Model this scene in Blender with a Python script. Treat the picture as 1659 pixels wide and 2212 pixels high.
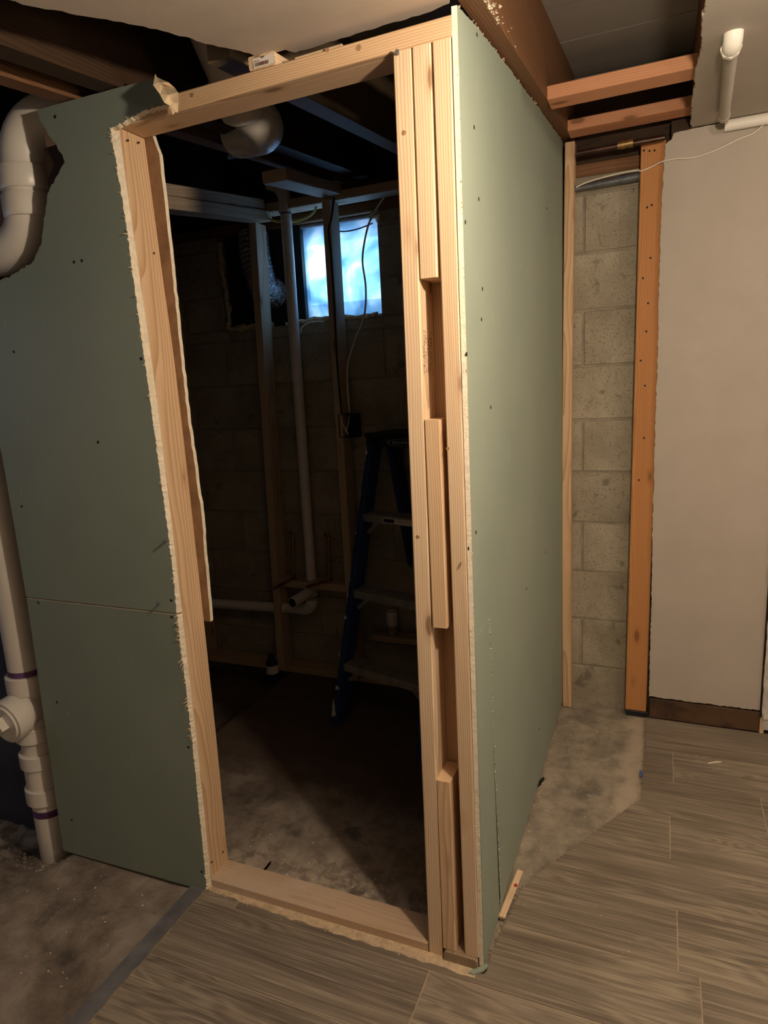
import bpy, math, random
from mathutils import Vector, Matrix, noise
random.seed(7)
for o in list(bpy.data.objects): bpy.data.objects.remove(o)
S = bpy.context.scene
COL = S.collection

# ------------------------------------------------------------------ camera, world, lights, exposure
CAM = Vector((0.3946, -1.3729, 1.5011)); YAW, PITCH, ROLL, FPX = 0.40519, 0.19913, -0.05470, 1417.7
_f = Vector((-math.sin(YAW)*math.cos(PITCH), math.cos(YAW)*math.cos(PITCH), -math.sin(PITCH)))
_r0 = Vector((math.cos(YAW), math.sin(YAW), 0)); _u0 = _r0.cross(_f)
_r = _r0*math.cos(ROLL)+_u0*math.sin(ROLL); _u = -_r0*math.sin(ROLL)+_u0*math.cos(ROLL)
cd = bpy.data.cameras.new('camera'); cam = bpy.data.objects.new('camera', cd); COL.objects.link(cam)
cd.sensor_fit = 'HORIZONTAL'; cd.sensor_width = 36.0; cd.lens = 36.0*FPX/1659.0; cd.clip_start = 0.02
cam.matrix_world = Matrix.Translation(CAM) @ Matrix((_r, _u, -_f)).transposed().to_4x4()
S.camera = cam

W = bpy.data.worlds.new('world'); S.world = W; W.use_nodes = True
bg = W.node_tree.nodes['Background']; bg.inputs[0].default_value = (0.36, 0.60, 1.0, 1); bg.inputs[1].default_value = 3.0

def lamp(name, loc, power, color, radius):
    l = bpy.data.lights.new(name, 'POINT'); l.energy = power; l.color = color; l.shadow_soft_size = radius
    o = bpy.data.objects.new(name, l); COL.objects.link(o); o.location = loc; return o
lamp('ceiling_bulb_light', (0.53, -0.47, 1.98), 22.0, (1.0, 0.83, 0.63), 0.028)
lamp('side_room_light', (1.72, 0.35, 2.18), 7.6, (1.0, 0.85, 0.68), 0.05)
lamp('added_fill_light', (2.0, -0.85, 1.25), 7.0, (1.0, 0.84, 0.66), 0.12)  # low fill light, added out of view to brighten the beige ceiling
S.view_settings.view_transform = 'Standard'; S.view_settings.look = 'None'
S.view_settings.gamma = 1.0; S.view_settings.use_curve_mapping = False
S.view_settings.exposure = 1.1

# ------------------------------------------------------------------ helpers
def at(px, py, ax, v):
    """photo pixel -> the point of the plane (axis = v) it shows"""
    d = _f*FPX + _r*(px-829.5) - _u*(py-1106.0)
    i = 'xyz'.index(ax); t = (v-CAM[i])/d[i]
    return CAM + d*t
def atg(px, py, off=0.0):
    """point of the sloping grey ceiling (lowered by off) that a photo pixel shows"""
    d = _f*FPX + _r*(px-829.5) - _u*(py-1106.0)
    return CAM + d*((2.213-off+0.076*CAM.y-CAM.z)/(d.z-0.076*d.y))
WM = {}
def tag(o, label=None, cat=None, group=None, kind=None):
    for k, v in (('label', label), ('category', cat), ('group', group), ('kind', kind)):
        if v: o[k] = v
    return o
def place(o, M, parent=None):
    COL.objects.link(o); WM[o.name] = M
    if parent is not None:
        o.parent = parent; o.matrix_parent_inverse = WM[parent.name].inverted()
    o.matrix_basis = M
    return o
def empty(name, loc, **k):
    o = bpy.data.objects.new(name, None); o.empty_display_size = 0.1
    place(o, Matrix.Translation(Vector(loc))); return tag(o, **k)
class MB:
    def __init__(s): s.v = []; s.f = []; s.m = []; s.sm = []
    def add(s, vs, fs, mi=0, smooth=False):
        b = len(s.v); s.v += [Vector(p) for p in vs]
        for f in fs: s.f.append([b+i for i in f]); s.m.append(mi); s.sm.append(smooth)
        return s
    def box(s, a, b, mi=0):
        x0, y0, z0 = a; x1, y1, z1 = b
        return s.add([(x0,y0,z0),(x1,y0,z0),(x1,y1,z0),(x0,y1,z0),(x0,y0,z1),(x1,y0,z1),(x1,y1,z1),(x0,y1,z1)],
                     [(0,3,2,1),(4,5,6,7),(0,1,5,4),(1,2,6,5),(2,3,7,6),(3,0,4,7)], mi)
    def tube(s, pts, r, seg=16, mi=0, cap=True, smooth=True):
        pts = [Vector(p) for p in pts]; n = len(pts)
        rs = r if isinstance(r, (list, tuple)) else [r]*n
        T = []
        for i in range(n):
            t = (pts[min(i+1,n-1)]-pts[max(i-1,0)]); T.append(t.normalized())
        a = Vector((0,0,1)) if abs(T[0].z) < .9 else Vector((1,0,0))
        N = (a - T[0]*a.dot(T[0])).normalized(); rings = []
        for i in range(n):
            N = (N - T[i]*N.dot(T[i])).normalized(); B = T[i].cross(N)
            rings.append([pts[i]+(N*math.cos(2*math.pi*k/seg)+B*math.sin(2*math.pi*k/seg))*rs[i] for k in range(seg)])
        b = len(s.v)
        for ring in rings: s.v += ring
        for i in range(n-1):
            for k in range(seg):
                k2 = (k+1) % seg
                s.f.append([b+i*seg+k, b+i*seg+k2, b+(i+1)*seg+k2, b+(i+1)*seg+k]); s.m.append(mi); s.sm.append(smooth)
        if cap:
            s.f.append([b+k for k in range(seg)][::-1]); s.m.append(mi); s.sm.append(False)
            s.f.append([b+(n-1)*seg+k for k in range(seg)]); s.m.append(mi); s.sm.append(False)
        return s
    def prism(s, poly, fn, t0, t1, mats=(0,0,0), poly2=None):
        """poly (a,b) list; fn(a,b,t)->xyz ; face at t0 uses mats[0], sides mats[1], face at t1 mats[2]"""
        n = len(poly); b = len(s.v); p2 = poly2 or poly
        s.v += [Vector(fn(a, c, t0)) for a, c in poly]+[Vector(fn(a, c, t1)) for a, c in p2]
        s.f.append([b+i for i in range(n)]); s.m.append(mats[0]); s.sm.append(False)
        s.f.append([b+n+i for i in range(n)][::-1]); s.m.append(mats[2]); s.sm.append(False)
        for i in range(n):
            j = (i+1) % n
            s.f.append([b+i, b+n+i, b+n+j, b+j]); s.m.append(mats[1]); s.sm.append(False)
        return s
    def build(s, name, mats, parent=None, M=None, center=True, **k):
        me = bpy.data.meshes.new(name)
        if M is None:
            if center:
                lo = [min(v[i] for v in s.v) for i in range(3)]; hi = [max(v[i] for v in s.v) for i in range(3)]
                c = Vector(((lo[0]+hi[0])/2, (lo[1]+hi[1])/2, lo[2]))
            else: c = Vector((0,0,0))
            M = Matrix.Translation(c); vs = [v-c for v in s.v]
        else: vs = s.v
        me.from_pydata([tuple(v) for v in vs], [], s.f)
        for m in (mats if isinstance(mats, (list, tuple)) else [mats]): me.materials.append(m)
        for p, mi, sm in zip(me.polygons, s.m, s.sm): p.material_index = mi; p.use_smooth = sm
        import bmesh
        bm = bmesh.new(); bm.from_mesh(me); bmesh.ops.recalc_face_normals(bm, faces=bm.faces[:]); bm.to_mesh(me); bm.free()
        me.update()
        if any(s.sm): me.set_sharp_from_angle(angle=math.radians(38))
        o = bpy.data.objects.new(name, me); place(o, M, parent); return tag(o, **k)
def smooth_path(pts, n=8):
    P = [Vector(p) for p in pts]; out = []
    for i in range(len(P)-1):
        p0 = P[max(i-1,0)]; p1 = P[i]; p2 = P[i+1]; p3 = P[min(i+2,len(P)-1)]
        for k in range(n):
            t = k/n
            out.append(0.5*((2*p1)+(p2-p0)*t+(2*p0-5*p1+4*p2-p3)*t*t+(3*p1-p0-3*p2+p3)*t**3))
    return out+[P[-1]]
def bend(p0, p1, p2, r, n=8):
    """rounded corner at p1"""
    p0, p1, p2 = Vector(p0), Vector(p1), Vector(p2); a = (p0-p1).normalized()*r; b = (p2-p1).normalized()*r
    return [p1+a*(1-t)**2+b*t*t for t in [i/n for i in range(n+1)]]
def board(name, p0, p1, w, d, mat, parent=None, xdir=(1,0,0), bow=None, ch=0.0025, **k):
    """lumber from p0 to p1: local z along the length, w along xdir, d across; bow(t)->offset along xdir"""
    p0, p1 = Vector(p0), Vector(p1); L = (p1-p0).length; z = (p1-p0).normalized()
    x = Vector(xdir); x = (x - z*x.dot(z)).normalized(); y = z.cross(x)
    M = Matrix.Translation(p0) @ Matrix((x, y, z)).transposed().to_4x4()
    h, e = w/2, d/2; sec = [(-h+ch,-e),(h-ch,-e),(h,-e+ch),(h,e-ch),(h-ch,e),(-h+ch,e),(-h,e-ch),(-h,-e+ch)]
    n = 14 if bow else 1; b = MB(); vs = []; fs = []
    for i in range(n+1):
        t = i/n; off = bow(t) if bow else 0
        vs += [(a+off, c, L*t) for a, c in sec]
    for i in range(n):
        for q in range(8): fs.append((i*8+q, i*8+(q+1) % 8, (i+1)*8+(q+1) % 8, (i+1)*8+q))
    fs += [tuple(range(8))[::-1], tuple(n*8+q for q in range(8))]
    b.add(vs, fs); return b.build(name, mat, parent, M=M, **k)
def jag(pts, step, amp, closed=False):
    out = []; n = len(pts)
    for i in range(n if closed else n-1):
        a = Vector(pts[i]).to_2d(); b = Vector(pts[(i+1) % n]).to_2d(); d = b-a; m = max(1, int(d.length/step))
        nn = Vector((-d.y, d.x)).normalized() if d.length > 0 else Vector((0,0))
        for q in range(m):
            t = q/m; j = 0 if q == 0 else random.uniform(-amp, amp)
            p = a+d*t+nn*j; out.append((p.x, p.y))
    if not closed: out.append(tuple(pts[-1]))
    return out

# ------------------------------------------------------------------ materials
def newmat(name, rough=0.8, spec=0.3):
    m = bpy.data.materials.new(name); m.use_nodes = True
    b = m.node_tree.nodes['Principled BSDF']; b.inputs['Roughness'].default_value = rough
    b.inputs['Specular IOR Level'].default_value = spec
    return m, m.node_tree, b
def N(nt, t, **k):
    n = nt.nodes.new(t)
    for a, v in k.items(): setattr(n, a, v)
    return n
def ramp(nt, stops, fac):
    r = N(nt, 'ShaderNodeValToRGB'); e = r.color_ramp.elements
    while len(e) < len(stops): e.new(0.5)
    for el, (p, c) in zip(e, stops): el.position = p; el.color = (*c, 1) if len(c) == 3 else c
    nt.links.new(fac, r.inputs[0]); return r.outputs[0]
def coords(nt, scale=(1,1,1), rnd=True):
    tc = N(nt, 'ShaderNodeTexCoord'); mp = N(nt, 'ShaderNodeMapping'); mp.inputs['Scale'].default_value = scale
    src = tc.outputs['Object']
    if rnd:
        oi = N(nt, 'ShaderNodeObjectInfo'); ml = N(nt, 'ShaderNodeVectorMath', operation='MULTIPLY_ADD')
        cx = N(nt, 'ShaderNodeCombineXYZ')
        for i in range(3): nt.links.new(oi.outputs['Random'], cx.inputs[i])
        nt.links.new(cx.outputs[0], ml.inputs[0]); ml.inputs[1].default_value = (37.1, 53.7, 71.3); nt.links.new(src, ml.inputs[2])
        src = ml.outputs[0]
    nt.links.new(src, mp.inputs[0]); return mp.outputs[0]
def noi(nt, vec, scale, detail=5, dist=0.0, rough=0.55):
    n = N(nt, 'ShaderNodeTexNoise'); n.inputs['Scale'].default_value = scale; n.inputs['Detail'].default_value = detail
    n.inputs['Distortion'].default_value = dist; n.inputs['Roughness'].default_value = rough
    nt.links.new(vec, n.inputs['Vector']); return n.outputs['Fac']
def mix(nt, a, b, fac, blend='MIX'):
    m = N(nt, 'ShaderNodeMix', data_type='RGBA', blend_type=blend)
    for sock, v in ((m.inputs[6], a), (m.inputs[7], b), (m.inputs[0], fac)):
        if hasattr(v, 'links'): nt.links.new(v, sock)
        elif isinstance(v, (int, float)): sock.default_value = v
        else: sock.default_value = (*v, 1)
    return m.outputs[2]
def mth(nt, op, a, b=0.0, c=None):
    m = N(nt, 'ShaderNodeMath', operation=op)
    for i, v in enumerate((a, b) if c is None else (a, b, c)):
        if hasattr(v, 'links'): nt.links.new(v, m.inputs[i])
        else: m.inputs[i].default_value = v
    return m.outputs[0]
def step(nt, v, lo, hi):
    m = N(nt, 'ShaderNodeMapRange', interpolation_type='SMOOTHSTEP'); nt.links.new(v, m.inputs[0])
    m.inputs[1].default_value = lo; m.inputs[2].default_value = hi; return m.outputs[0]
def bump(nt, b, h, s=0.3, d=0.01):
    n = N(nt, 'ShaderNodeBump'); n.inputs['Strength'].default_value = s; n.inputs['Distance'].default_value = d
    nt.links.new(h, n.inputs['Height']); nt.links.new(n.outputs[0], b.inputs['Normal'])
def wood(name, light, dark, knot=(0.16,0.075,0.03), axis=2, gscale=1.0, knots=True, rough=0.65, contrast=1.0, dirt=None):
    """growth rings round an offset pith line, stretched along the length, plus fibre noise and knots"""
    m, nt, b = newmat(name, rough, 0.25)
    one = coords(nt, (1,1,1)); sp = N(nt, 'ShaderNodeSeparateXYZ')
    tc = N(nt, 'ShaderNodeTexCoord'); nt.links.new(tc.outputs['Object'], sp.inputs[0])
    oi = N(nt, 'ShaderNodeObjectInfo'); R_ = oi.outputs['Random']
    ax = [0,1,2]; ax.remove(axis); U, V = sp.outputs[ax[0]], sp.outputs[ax[1]]
    lo = [7.0]*3; lo[axis] = 0.8; warp = noi(nt, coords(nt, tuple(lo)), 1.0, 2)
    lo2 = [3.0]*3; lo2[axis] = 2.2; warp2 = noi(nt, coords(nt, tuple(lo2)), 1.0, 1)
    du = mth(nt, 'ADD', U, mth(nt, 'MULTIPLY_ADD', R_, 0.10, 0.015)); dv = mth(nt, 'ADD', V, mth(nt, 'MULTIPLY_ADD', mth(nt, 'FRACT', mth(nt, 'MULTIPLY', R_, 7.3)), 0.14, -0.07))
    rr = mth(nt, 'SQRT', mth(nt, 'ADD', mth(nt, 'MULTIPLY', du, du), mth(nt, 'MULTIPLY', dv, dv)))
    rr = mth(nt, 'ADD', rr, mth(nt, 'ADD', mth(nt, 'MULTIPLY', warp, 0.030), mth(nt, 'MULTIPLY', warp2, 0.020)))
    ring = mth(nt, 'FRACT', mth(nt, 'MULTIPLY', rr, 185.0*gscale)); ring = mth(nt, 'POWER', ring, 2.2)
    fi = [240.0]*3; fi[axis] = 3.0; g = noi(nt, coords(nt, tuple(fi)), 1.0, 3, 0.2)
    br = [9.0]*3; br[axis] = 0.9; a = noi(nt, coords(nt, tuple(br)), 1.0, 3, 0.5)
    f = mth(nt, 'ADD', mth(nt, 'MULTIPLY', ring, 0.42), mth(nt, 'ADD', mth(nt, 'MULTIPLY', a, 0.50), mth(nt, 'MULTIPLY', g, 0.30)))
    c = ramp(nt, [(0.5-0.25/contrast, light), (0.5+0.38/contrast, dark)], f)
    if knots:
        ks = [11.0]*3; ks[axis] = 4.2; kv = coords(nt, tuple(ks))
        vo = N(nt, 'ShaderNodeTexVoronoi', feature='F1'); vo.inputs['Scale'].default_value = 1.0; nt.links.new(kv, vo.inputs['Vector'])
        k = step(nt, vo.outputs['Distance'], 0.14, 0.07); c = mix(nt, c, dark, mth(nt, 'MULTIPLY', step(nt, vo.outputs['Distance'], 0.24, 0.12), 0.4)); c = mix(nt, c, knot, mth(nt, 'MULTIPLY', k, 0.7))
    if dirt:
        dn = noi(nt, one, 6.0, 6); c = mix(nt, c, dirt, step(nt, dn, 0.42, 0.66))
    nt.links.new(c, b.inputs['Base Color']); bump(nt, b, mth(nt, 'ADD', g, ring), 0.10, 0.001); return m
def plain(name, col, rough=0.6, var=0.12, scale=8.0, spec=0.3, metallic=0.0, bmp=0.0, bscale=60, stretch=(1,1,1)):
    m, nt, b = newmat(name, rough, spec); b.inputs['Metallic'].default_value = metallic
    v = coords(nt, stretch); n = noi(nt, v, scale, 6)
    d = tuple(max(0, x*(1-var*2)) for x in col); l = tuple(min(1, x*(1+var)) for x in col)
    nt.links.new(ramp(nt, [(0.3, d), (0.7, l)], n), b.inputs['Base Color'])
    if bmp: bump(nt, b, noi(nt, v, bscale, 5), bmp, 0.004)
    return m

PINE = wood('pine_lumber', (0.76,0.54,0.34), (0.47,0.27,0.135))
PINE_PALE = wood('pale_pine', (0.84,0.65,0.45), (0.52,0.33,0.185), contrast=1.0)
PINE_DUSTY = wood('dusty_pine', (0.66,0.49,0.34), (0.46,0.31,0.20), contrast=0.6, knots=False, dirt=(0.62,0.48,0.35))
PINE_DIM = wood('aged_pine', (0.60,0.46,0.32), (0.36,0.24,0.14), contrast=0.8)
OLDFIR = wood('old_fir', (0.60,0.28,0.105), (0.36,0.14,0.045), gscale=1.2, contrast=0.7)
REDFIR = wood('red_fir_blocking', (0.74,0.36,0.20), (0.50,0.21,0.10), gscale=1.2, contrast=0.7)
JOIST = wood('brown_joist', (0.27,0.13,0.06), (0.11,0.05,0.024), gscale=0.8, knots=False, contrast=0.8)
DARKJOIST = wood('dark_joist', (0.075,0.040,0.020), (0.028,0.015,0.009), gscale=0.8, knots=False, contrast=0.8)
INNERJOIST = wood('grey_brown_joist', (0.30,0.21,0.13), (0.16,0.105,0.06), gscale=0.8, knots=False, contrast=0.8)
SUBFLOOR = wood('grey_subfloor', (0.40,0.37,0.335), (0.27,0.245,0.22), axis=0, gscale=0.6, knots=False, contrast=0.6)
ROTTEN = wood('rotten_board', (0.13,0.07,0.037), (0.05,0.028,0.016), gscale=1.0, knots=False, dirt=(0.02,0.013,0.01))
def greenboard():
    m, nt, b = newmat('green_drywall_paper', 0.55, 0.25)
    v = coords(nt); n = noi(nt, v, 3.0, 4); c = ramp(nt, [(0.3, (0.255,0.297,0.238)), (0.7, (0.284,0.326,0.263))], n)
    s = coords(nt, (9,9,1.6)); vo = noi(nt, s, 9.0, 2, 0.0, 0.4)
    c = mix(nt, c, (0.46,0.50,0.39), mth(nt, 'MULTIPLY', step(nt, vo, 0.73, 0.78), 0.5))
    nt.links.new(c, b.inputs['Base Color']); bump(nt, b, noi(nt, v, 220, 3), 0.06, 0.001); return m
GREEN = greenboard()
GYP = plain('gypsum_core', (0.83,0.72,0.56), 0.95, 0.07, 60, bmp=0.5, bscale=140)
PAPER_B = plain('brown_backing_paper', (0.30,0.17,0.09), 0.9, 0.15, 20)
TORN = plain('torn_paper', (0.72,0.55,0.36), 0.9, 0.15, 30)
BEIGE = plain('beige_ceiling_paint', (0.56,0.47,0.385), 0.7, 0.035, 9, bmp=0.08, bscale=90)
GREY = plain('grey_wall_paint', (0.47,0.405,0.345), 0.6, 0.03, 6, bmp=0.06, bscale=90)
PVC = plain('white_pvc', (0.74,0.68,0.60), 0.35, 0.03, 6, spec=0.5)
PVC_GREY = plain('painted_pipe', (0.50,0.44,0.38), 0.5, 0.04, 6)
PVC_WHITE = plain('bright_white_pipe', (0.86,0.80,0.72), 0.4, 0.03, 6)
PURPLE = plain('purple_primer', (0.14,0.06,0.17), 0.5, 0.3, 40)
DARKWALL = plain('dark_blue_wall', (0.075,0.085,0.12), 0.85, 0.2, 4)
COPPER = plain('copper', (0.50,0.22,0.12), 0.35, 0.2, 20, metallic=0.9)
BRASS = plain('brass', (0.34,0.22,0.10), 0.45, 0.1, 20, metallic=0.9)
BLACK = plain('black_plastic', (0.018,0.018,0.02), 0.5, 0.2, 10)
GALV = plain('grey_conduit', (0.20,0.21,0.23), 0.4, 0.15, 30, metallic=0.6)
WIRE_W = plain('white_cable', (0.80,0.72,0.60), 0.5, 0.05, 10)
WIRE_Y = plain('yellow_cable', (0.62,0.50,0.12), 0.5, 0.08, 10)
FOAM = plain('spray_foam', (0.62,0.50,0.30), 0.9, 0.2, 40, bmp=0.6, bscale=60)
INK = plain('stamp_ink', (0.16,0.07,0.05), 0.8, 0.1, 30)
STICKER = plain('paper_sticker', (0.75,0.68,0.62), 0.6, 0.03, 20)
HOLE = plain('screw_dark', (0.02,0.018,0.015), 0.7, 0.1, 20)
BLUE = plain('blue_fibreglass', (0.025,0.05,0.16), 0.45, 0.15, 12)
ALU = plain('aluminium_step', (0.42,0.40,0.36), 0.45, 0.15, 20, metallic=0.5)
WHITEPAINT = plain('paint_drip', (0.72,0.69,0.60), 0.7, 0.08, 20)
GROUT = plain('tan_grout', (0.44,0.34,0.24), 0.95, 0.12, 30, bmp=0.3)
STRIPM = plain('grey_blue_strip', (0.155,0.15,0.155), 0.55, 0.15, 20)
MORTARY = plain('yellowish_adhesive', (0.42,0.30,0.14), 0.9, 0.2, 40)
DUST = plain('sawdust', (0.62,0.47,0.31), 0.95, 0.15, 60, bmp=0.4)
ROOMWALL = plain('room_wall_paint', (0.50,0.475,0.435), 0.8, 0.03, 5)
BLUETAPE = plain('blue_tape', (0.06,0.11,0.30), 0.7, 0.05, 20)
RED = plain('red_mark', (0.45,0.03,0.03), 0.6, 0.05, 20)
def concrete():
    m, nt, b = newmat('bare_concrete', 0.85, 0.3)
    v = coords(nt, rnd=False)
    a = noi(nt, v, 2.6, 7, 0.5, 0.62); g = noi(nt, v, 16, 8, 0.3, 0.68); k = noi(nt, v, 110, 3)
    c = ramp(nt, [(0.34, (0.085,0.064,0.048)), (0.46, (0.19,0.15,0.115)), (0.56, (0.30,0.245,0.195)), (0.70, (0.42,0.355,0.285))], mth(nt, 'ADD', mth(nt, 'MULTIPLY', a, 0.62), mth(nt, 'MULTIPLY', g, 0.38)))
    c = mix(nt, c, (0.05,0.042,0.035), mth(nt, 'MULTIPLY', step(nt, noi(nt, v, 4.5, 6, 0.6), 0.56, 0.68), 0.75))
    sx = N(nt, 'ShaderNodeSeparateXYZ'); nt.links.new(v, sx.inputs[0]); X, Y = sx.outputs[0], sx.outputs[1]
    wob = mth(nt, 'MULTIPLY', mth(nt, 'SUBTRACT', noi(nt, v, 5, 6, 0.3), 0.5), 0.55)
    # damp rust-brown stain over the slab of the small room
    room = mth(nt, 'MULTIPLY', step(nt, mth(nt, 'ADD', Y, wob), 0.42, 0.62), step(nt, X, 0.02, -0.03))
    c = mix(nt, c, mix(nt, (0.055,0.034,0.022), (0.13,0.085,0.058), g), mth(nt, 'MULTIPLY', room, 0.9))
    # sanding dust just inside the sill
    dd = mth(nt, 'MULTIPLY', step(nt, mth(nt, 'ADD', Y, mth(nt, 'MULTIPLY', wob, 0.8)), 0.30, 0.12), step(nt, Y, 0.04, 0.08))
    dd = mth(nt, 'MULTIPLY', dd, step(nt, X, 0.0, -0.1)); c = mix(nt, c, (0.52,0.43,0.33), mth(nt, 'MULTIPLY', mth(nt, 'MULTIPLY', dd, step(nt, g, 0.42, 0.58)), 0.8))
    # scuffed, lighter strip by the side wall, with glue stains and dust
    side = mth(nt, 'MULTIPLY', step(nt, X, -0.01, 0.02), step(nt, X, 0.5, 0.45))
    sc = ramp(nt, [(0.36, (0.15,0.13,0.105)), (0.47, (0.26,0.22,0.17)), (0.60, (0.39,0.33,0.25))], mth(nt, 'ADD', mth(nt, 'MULTIPLY', noi(nt, v, 9, 7, 0.4), 0.6), mth(nt, 'MULTIPLY', g, 0.4)))
    sc = mix(nt, sc, (0.085,0.08,0.078), mth(nt, 'MULTIPLY', step(nt, noi(nt, v, 9, 9, 0.3, 0.7), 0.56, 0.70), 0.5))
    sc = mix(nt, sc, (0.62,0.55,0.45), mth(nt, 'MULTIPLY', step(nt, noi(nt, v, 38, 4, 0.6), 0.66, 0.72), 0.55))
    c = mix(nt, c, sc, mth(nt, 'MULTIPLY', side, 0.92))
    d1 = mth(nt, 'MULTIPLY', side, step(nt, mth(nt, 'ADD', X, mth(nt, 'MULTIPLY', wob, 0.35)), 0.26, 0.31))
    c = mix(nt, c, (0.47,0.385,0.295), mth(nt, 'MULTIPLY', d1, 0.65))
    nt.links.new(c, b.inputs['Base Color'])
    bump(nt, b, mth(nt, 'ADD', g, mth(nt, 'MULTIPLY', k, 0.3)), 0.35, 0.006); return m
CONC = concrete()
def blockmat():
    m, nt, b = newmat('concrete_block', 0.95, 0.15)
    v = coords(nt); a = noi(nt, v, 5, 6); k = noi(nt, v, 150, 5, 0, 0.75)
    c = ramp(nt, [(0.3, (0.30,0.255,0.185)), (0.7, (0.45,0.395,0.30))], a)
    c = mix(nt, c, (0.12,0.095,0.065), mth(nt, 'MULTIPLY', step(nt, k, 0.53, 0.66), 0.85))
    c = mix(nt, c, (0.12,0.095,0.068), mth(nt, 'MULTIPLY', step(nt, noi(nt, v, 14, 6, 0.5), 0.60, 0.72), 0.6))
    nt.links.new(c, b.inputs['Base Color']); bump(nt, b, k, 0.6, 0.004); return m
BLOCK = blockmat()
MORTAR = plain('mortar', (0.31,0.265,0.20), 0.95, 0.15, 12, bmp=0.4, bscale=120)
def tilemat():
    m, nt, b = newmat('wood_look_tile', 0.5, 0.4)
    a = noi(nt, coords(nt, (1.3, 62, 1)), 1.0, 5, 0.5); g = noi(nt, coords(nt, (4, 210, 1)), 1.0, 4, 0.3)
    big = noi(nt, coords(nt, (1.5, 5.0, 1)), 1.0, 3, 0.6)
    rv = coords(nt, (1.5, 7.5, 1)); wr = noi(nt, rv, 1.0, 2, 0.4)
    rings = mth(nt, 'MULTIPLY_ADD', mth(nt, 'SINE', mth(nt, 'MULTIPLY', wr, 95.0)), 0.5, 0.5)
    patch = step(nt, noi(nt, coords(nt, (1.2, 3.2, 1)), 1.0, 2), 0.50, 0.60)
    f = mth(nt, 'ADD', mth(nt, 'MULTIPLY', a, 0.36), mth(nt, 'ADD', mth(nt, 'MULTIPLY', g, 0.40), mth(nt, 'MULTIPLY', big, 0.28)))
    f = mth(nt, 'ADD', f, mth(nt, 'MULTIPLY', mth(nt, 'MULTIPLY', rings, patch), 0.11))
    c = ramp(nt, [(0.36, (0.095,0.072,0.054)), (0.52, (0.20,0.160,0.120)), (0.70, (0.34,0.28,0.205))], f)
    c = mix(nt, c, (0.38,0.315,0.24), mth(nt, 'MULTIPLY', step(nt, g, 0.56, 0.66), 0.45))
    nt.links.new(c, b.inputs['Base Color']); bump(nt, b, g, 0.12, 0.001); return m
TILE = tilemat()
def foilmat():
    m, nt, b = newmat('foil_duct', 0.25, 0.5); b.inputs['Metallic'].default_value = 0.95
    b.inputs['Base Color'].default_value = (0.55,0.56,0.58,1); bump(nt, b, noi(nt, coords(nt), 40, 5, 1.0), 0.9, 0.02); return m
FOIL = foilmat()
def panemat():
    m = bpy.data.materials.new('dirty_window_pane'); m.use_nodes = True; nt = m.node_tree; nt.nodes.clear()
    out = N(nt, 'ShaderNodeOutputMaterial'); v = coords(nt, rnd=False)
    tr = N(nt, 'ShaderNodeBsdfTransparent'); tl = N(nt, 'ShaderNodeBsdfTranslucent'); gl = N(nt, 'ShaderNodeBsdfGlossy'); gl.inputs['Roughness'].default_value = 0.15
    c = ramp(nt, [(0.36, (0.36,0.52,0.62)), (0.52, (0.66,0.80,0.86)), (0.62, (1.0,1.0,1.0))], noi(nt, v, 6, 5, 0.5)); c = mix(nt, c, (0.15,0.2,0.2), step(nt, noi(nt, v, 60, 3, 1.0), 0.70, 0.76))
    nt.links.new(c, tl.inputs[0]); nt.links.new(c, tr.inputs[0])
    m1 = N(nt, 'ShaderNodeMixShader'); m1.inputs[0].default_value = 0.55; nt.links.new(tr.outputs[0], m1.inputs[1]); nt.links.new(tl.outputs[0], m1.inputs[2])
    m2 = N(nt, 'ShaderNodeMixShader'); m2.inputs[0].default_value = 0.05; nt.links.new(m1.outputs[0], m2.inputs[1]); nt.links.new(gl.outputs[0], m2.inputs[2])
    nt.links.new(m2.outputs[0], out.inputs[0]); return m
PANE = panemat()

# ------------------------------------------------------------------ the shell of the place
YB = 1.511                                     # face of the block wall
def zg(y): return 2.213 + 0.076*y                # underside of the grey ceiling
def zc(y): return 2.215 + 0.105*max(y, -0.7)   # underside of the joists
# concrete slab, with the broken-out hollow where the soil stack goes down
def fz(x, y):
    z = 0.0025*noise.noise((x*3, y*3, 0))
    if x < -0.86 and y < 0.3: z -= 0.016*min(1, (-0.86-x)/0.1)
    k = max(0, min(1, (-1.40-x)/0.12))*max(0, min(1, (y+0.14)/0.16))
    z -= 0.095*k*(1+0.25*noise.noise((x*14, y*14, 3)))
    if k > 0.02: z += 0.012*noise.noise((x*40, y*40, 1))*min(1, k*4)
    return z
def floor_grid():
    xs = [-3.1+0.15*i for i in range(7)]+[-2.05+0.02*i for i in range(48)]+[-1.09+0.1*i for i in range(33)]+[2.3]
    ys = [-3.3+0.2*i for i in range(15)]+[-0.32+0.02*i for i in range(26)]+[0.2+0.1*i for i in range(15)]+[1.72]
    b = MB(); n = len(ys)
    b.add([(x, y, fz(x, y)) for x in xs for y in ys], [(i*n+j, (i+1)*n+j, (i+1)*n+j+1, i*n+j+1) for i in range(len(xs)-1) for j in range(n-1)], smooth=True)
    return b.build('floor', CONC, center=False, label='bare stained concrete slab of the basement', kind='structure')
FLOOR = floor_grid()
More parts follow.
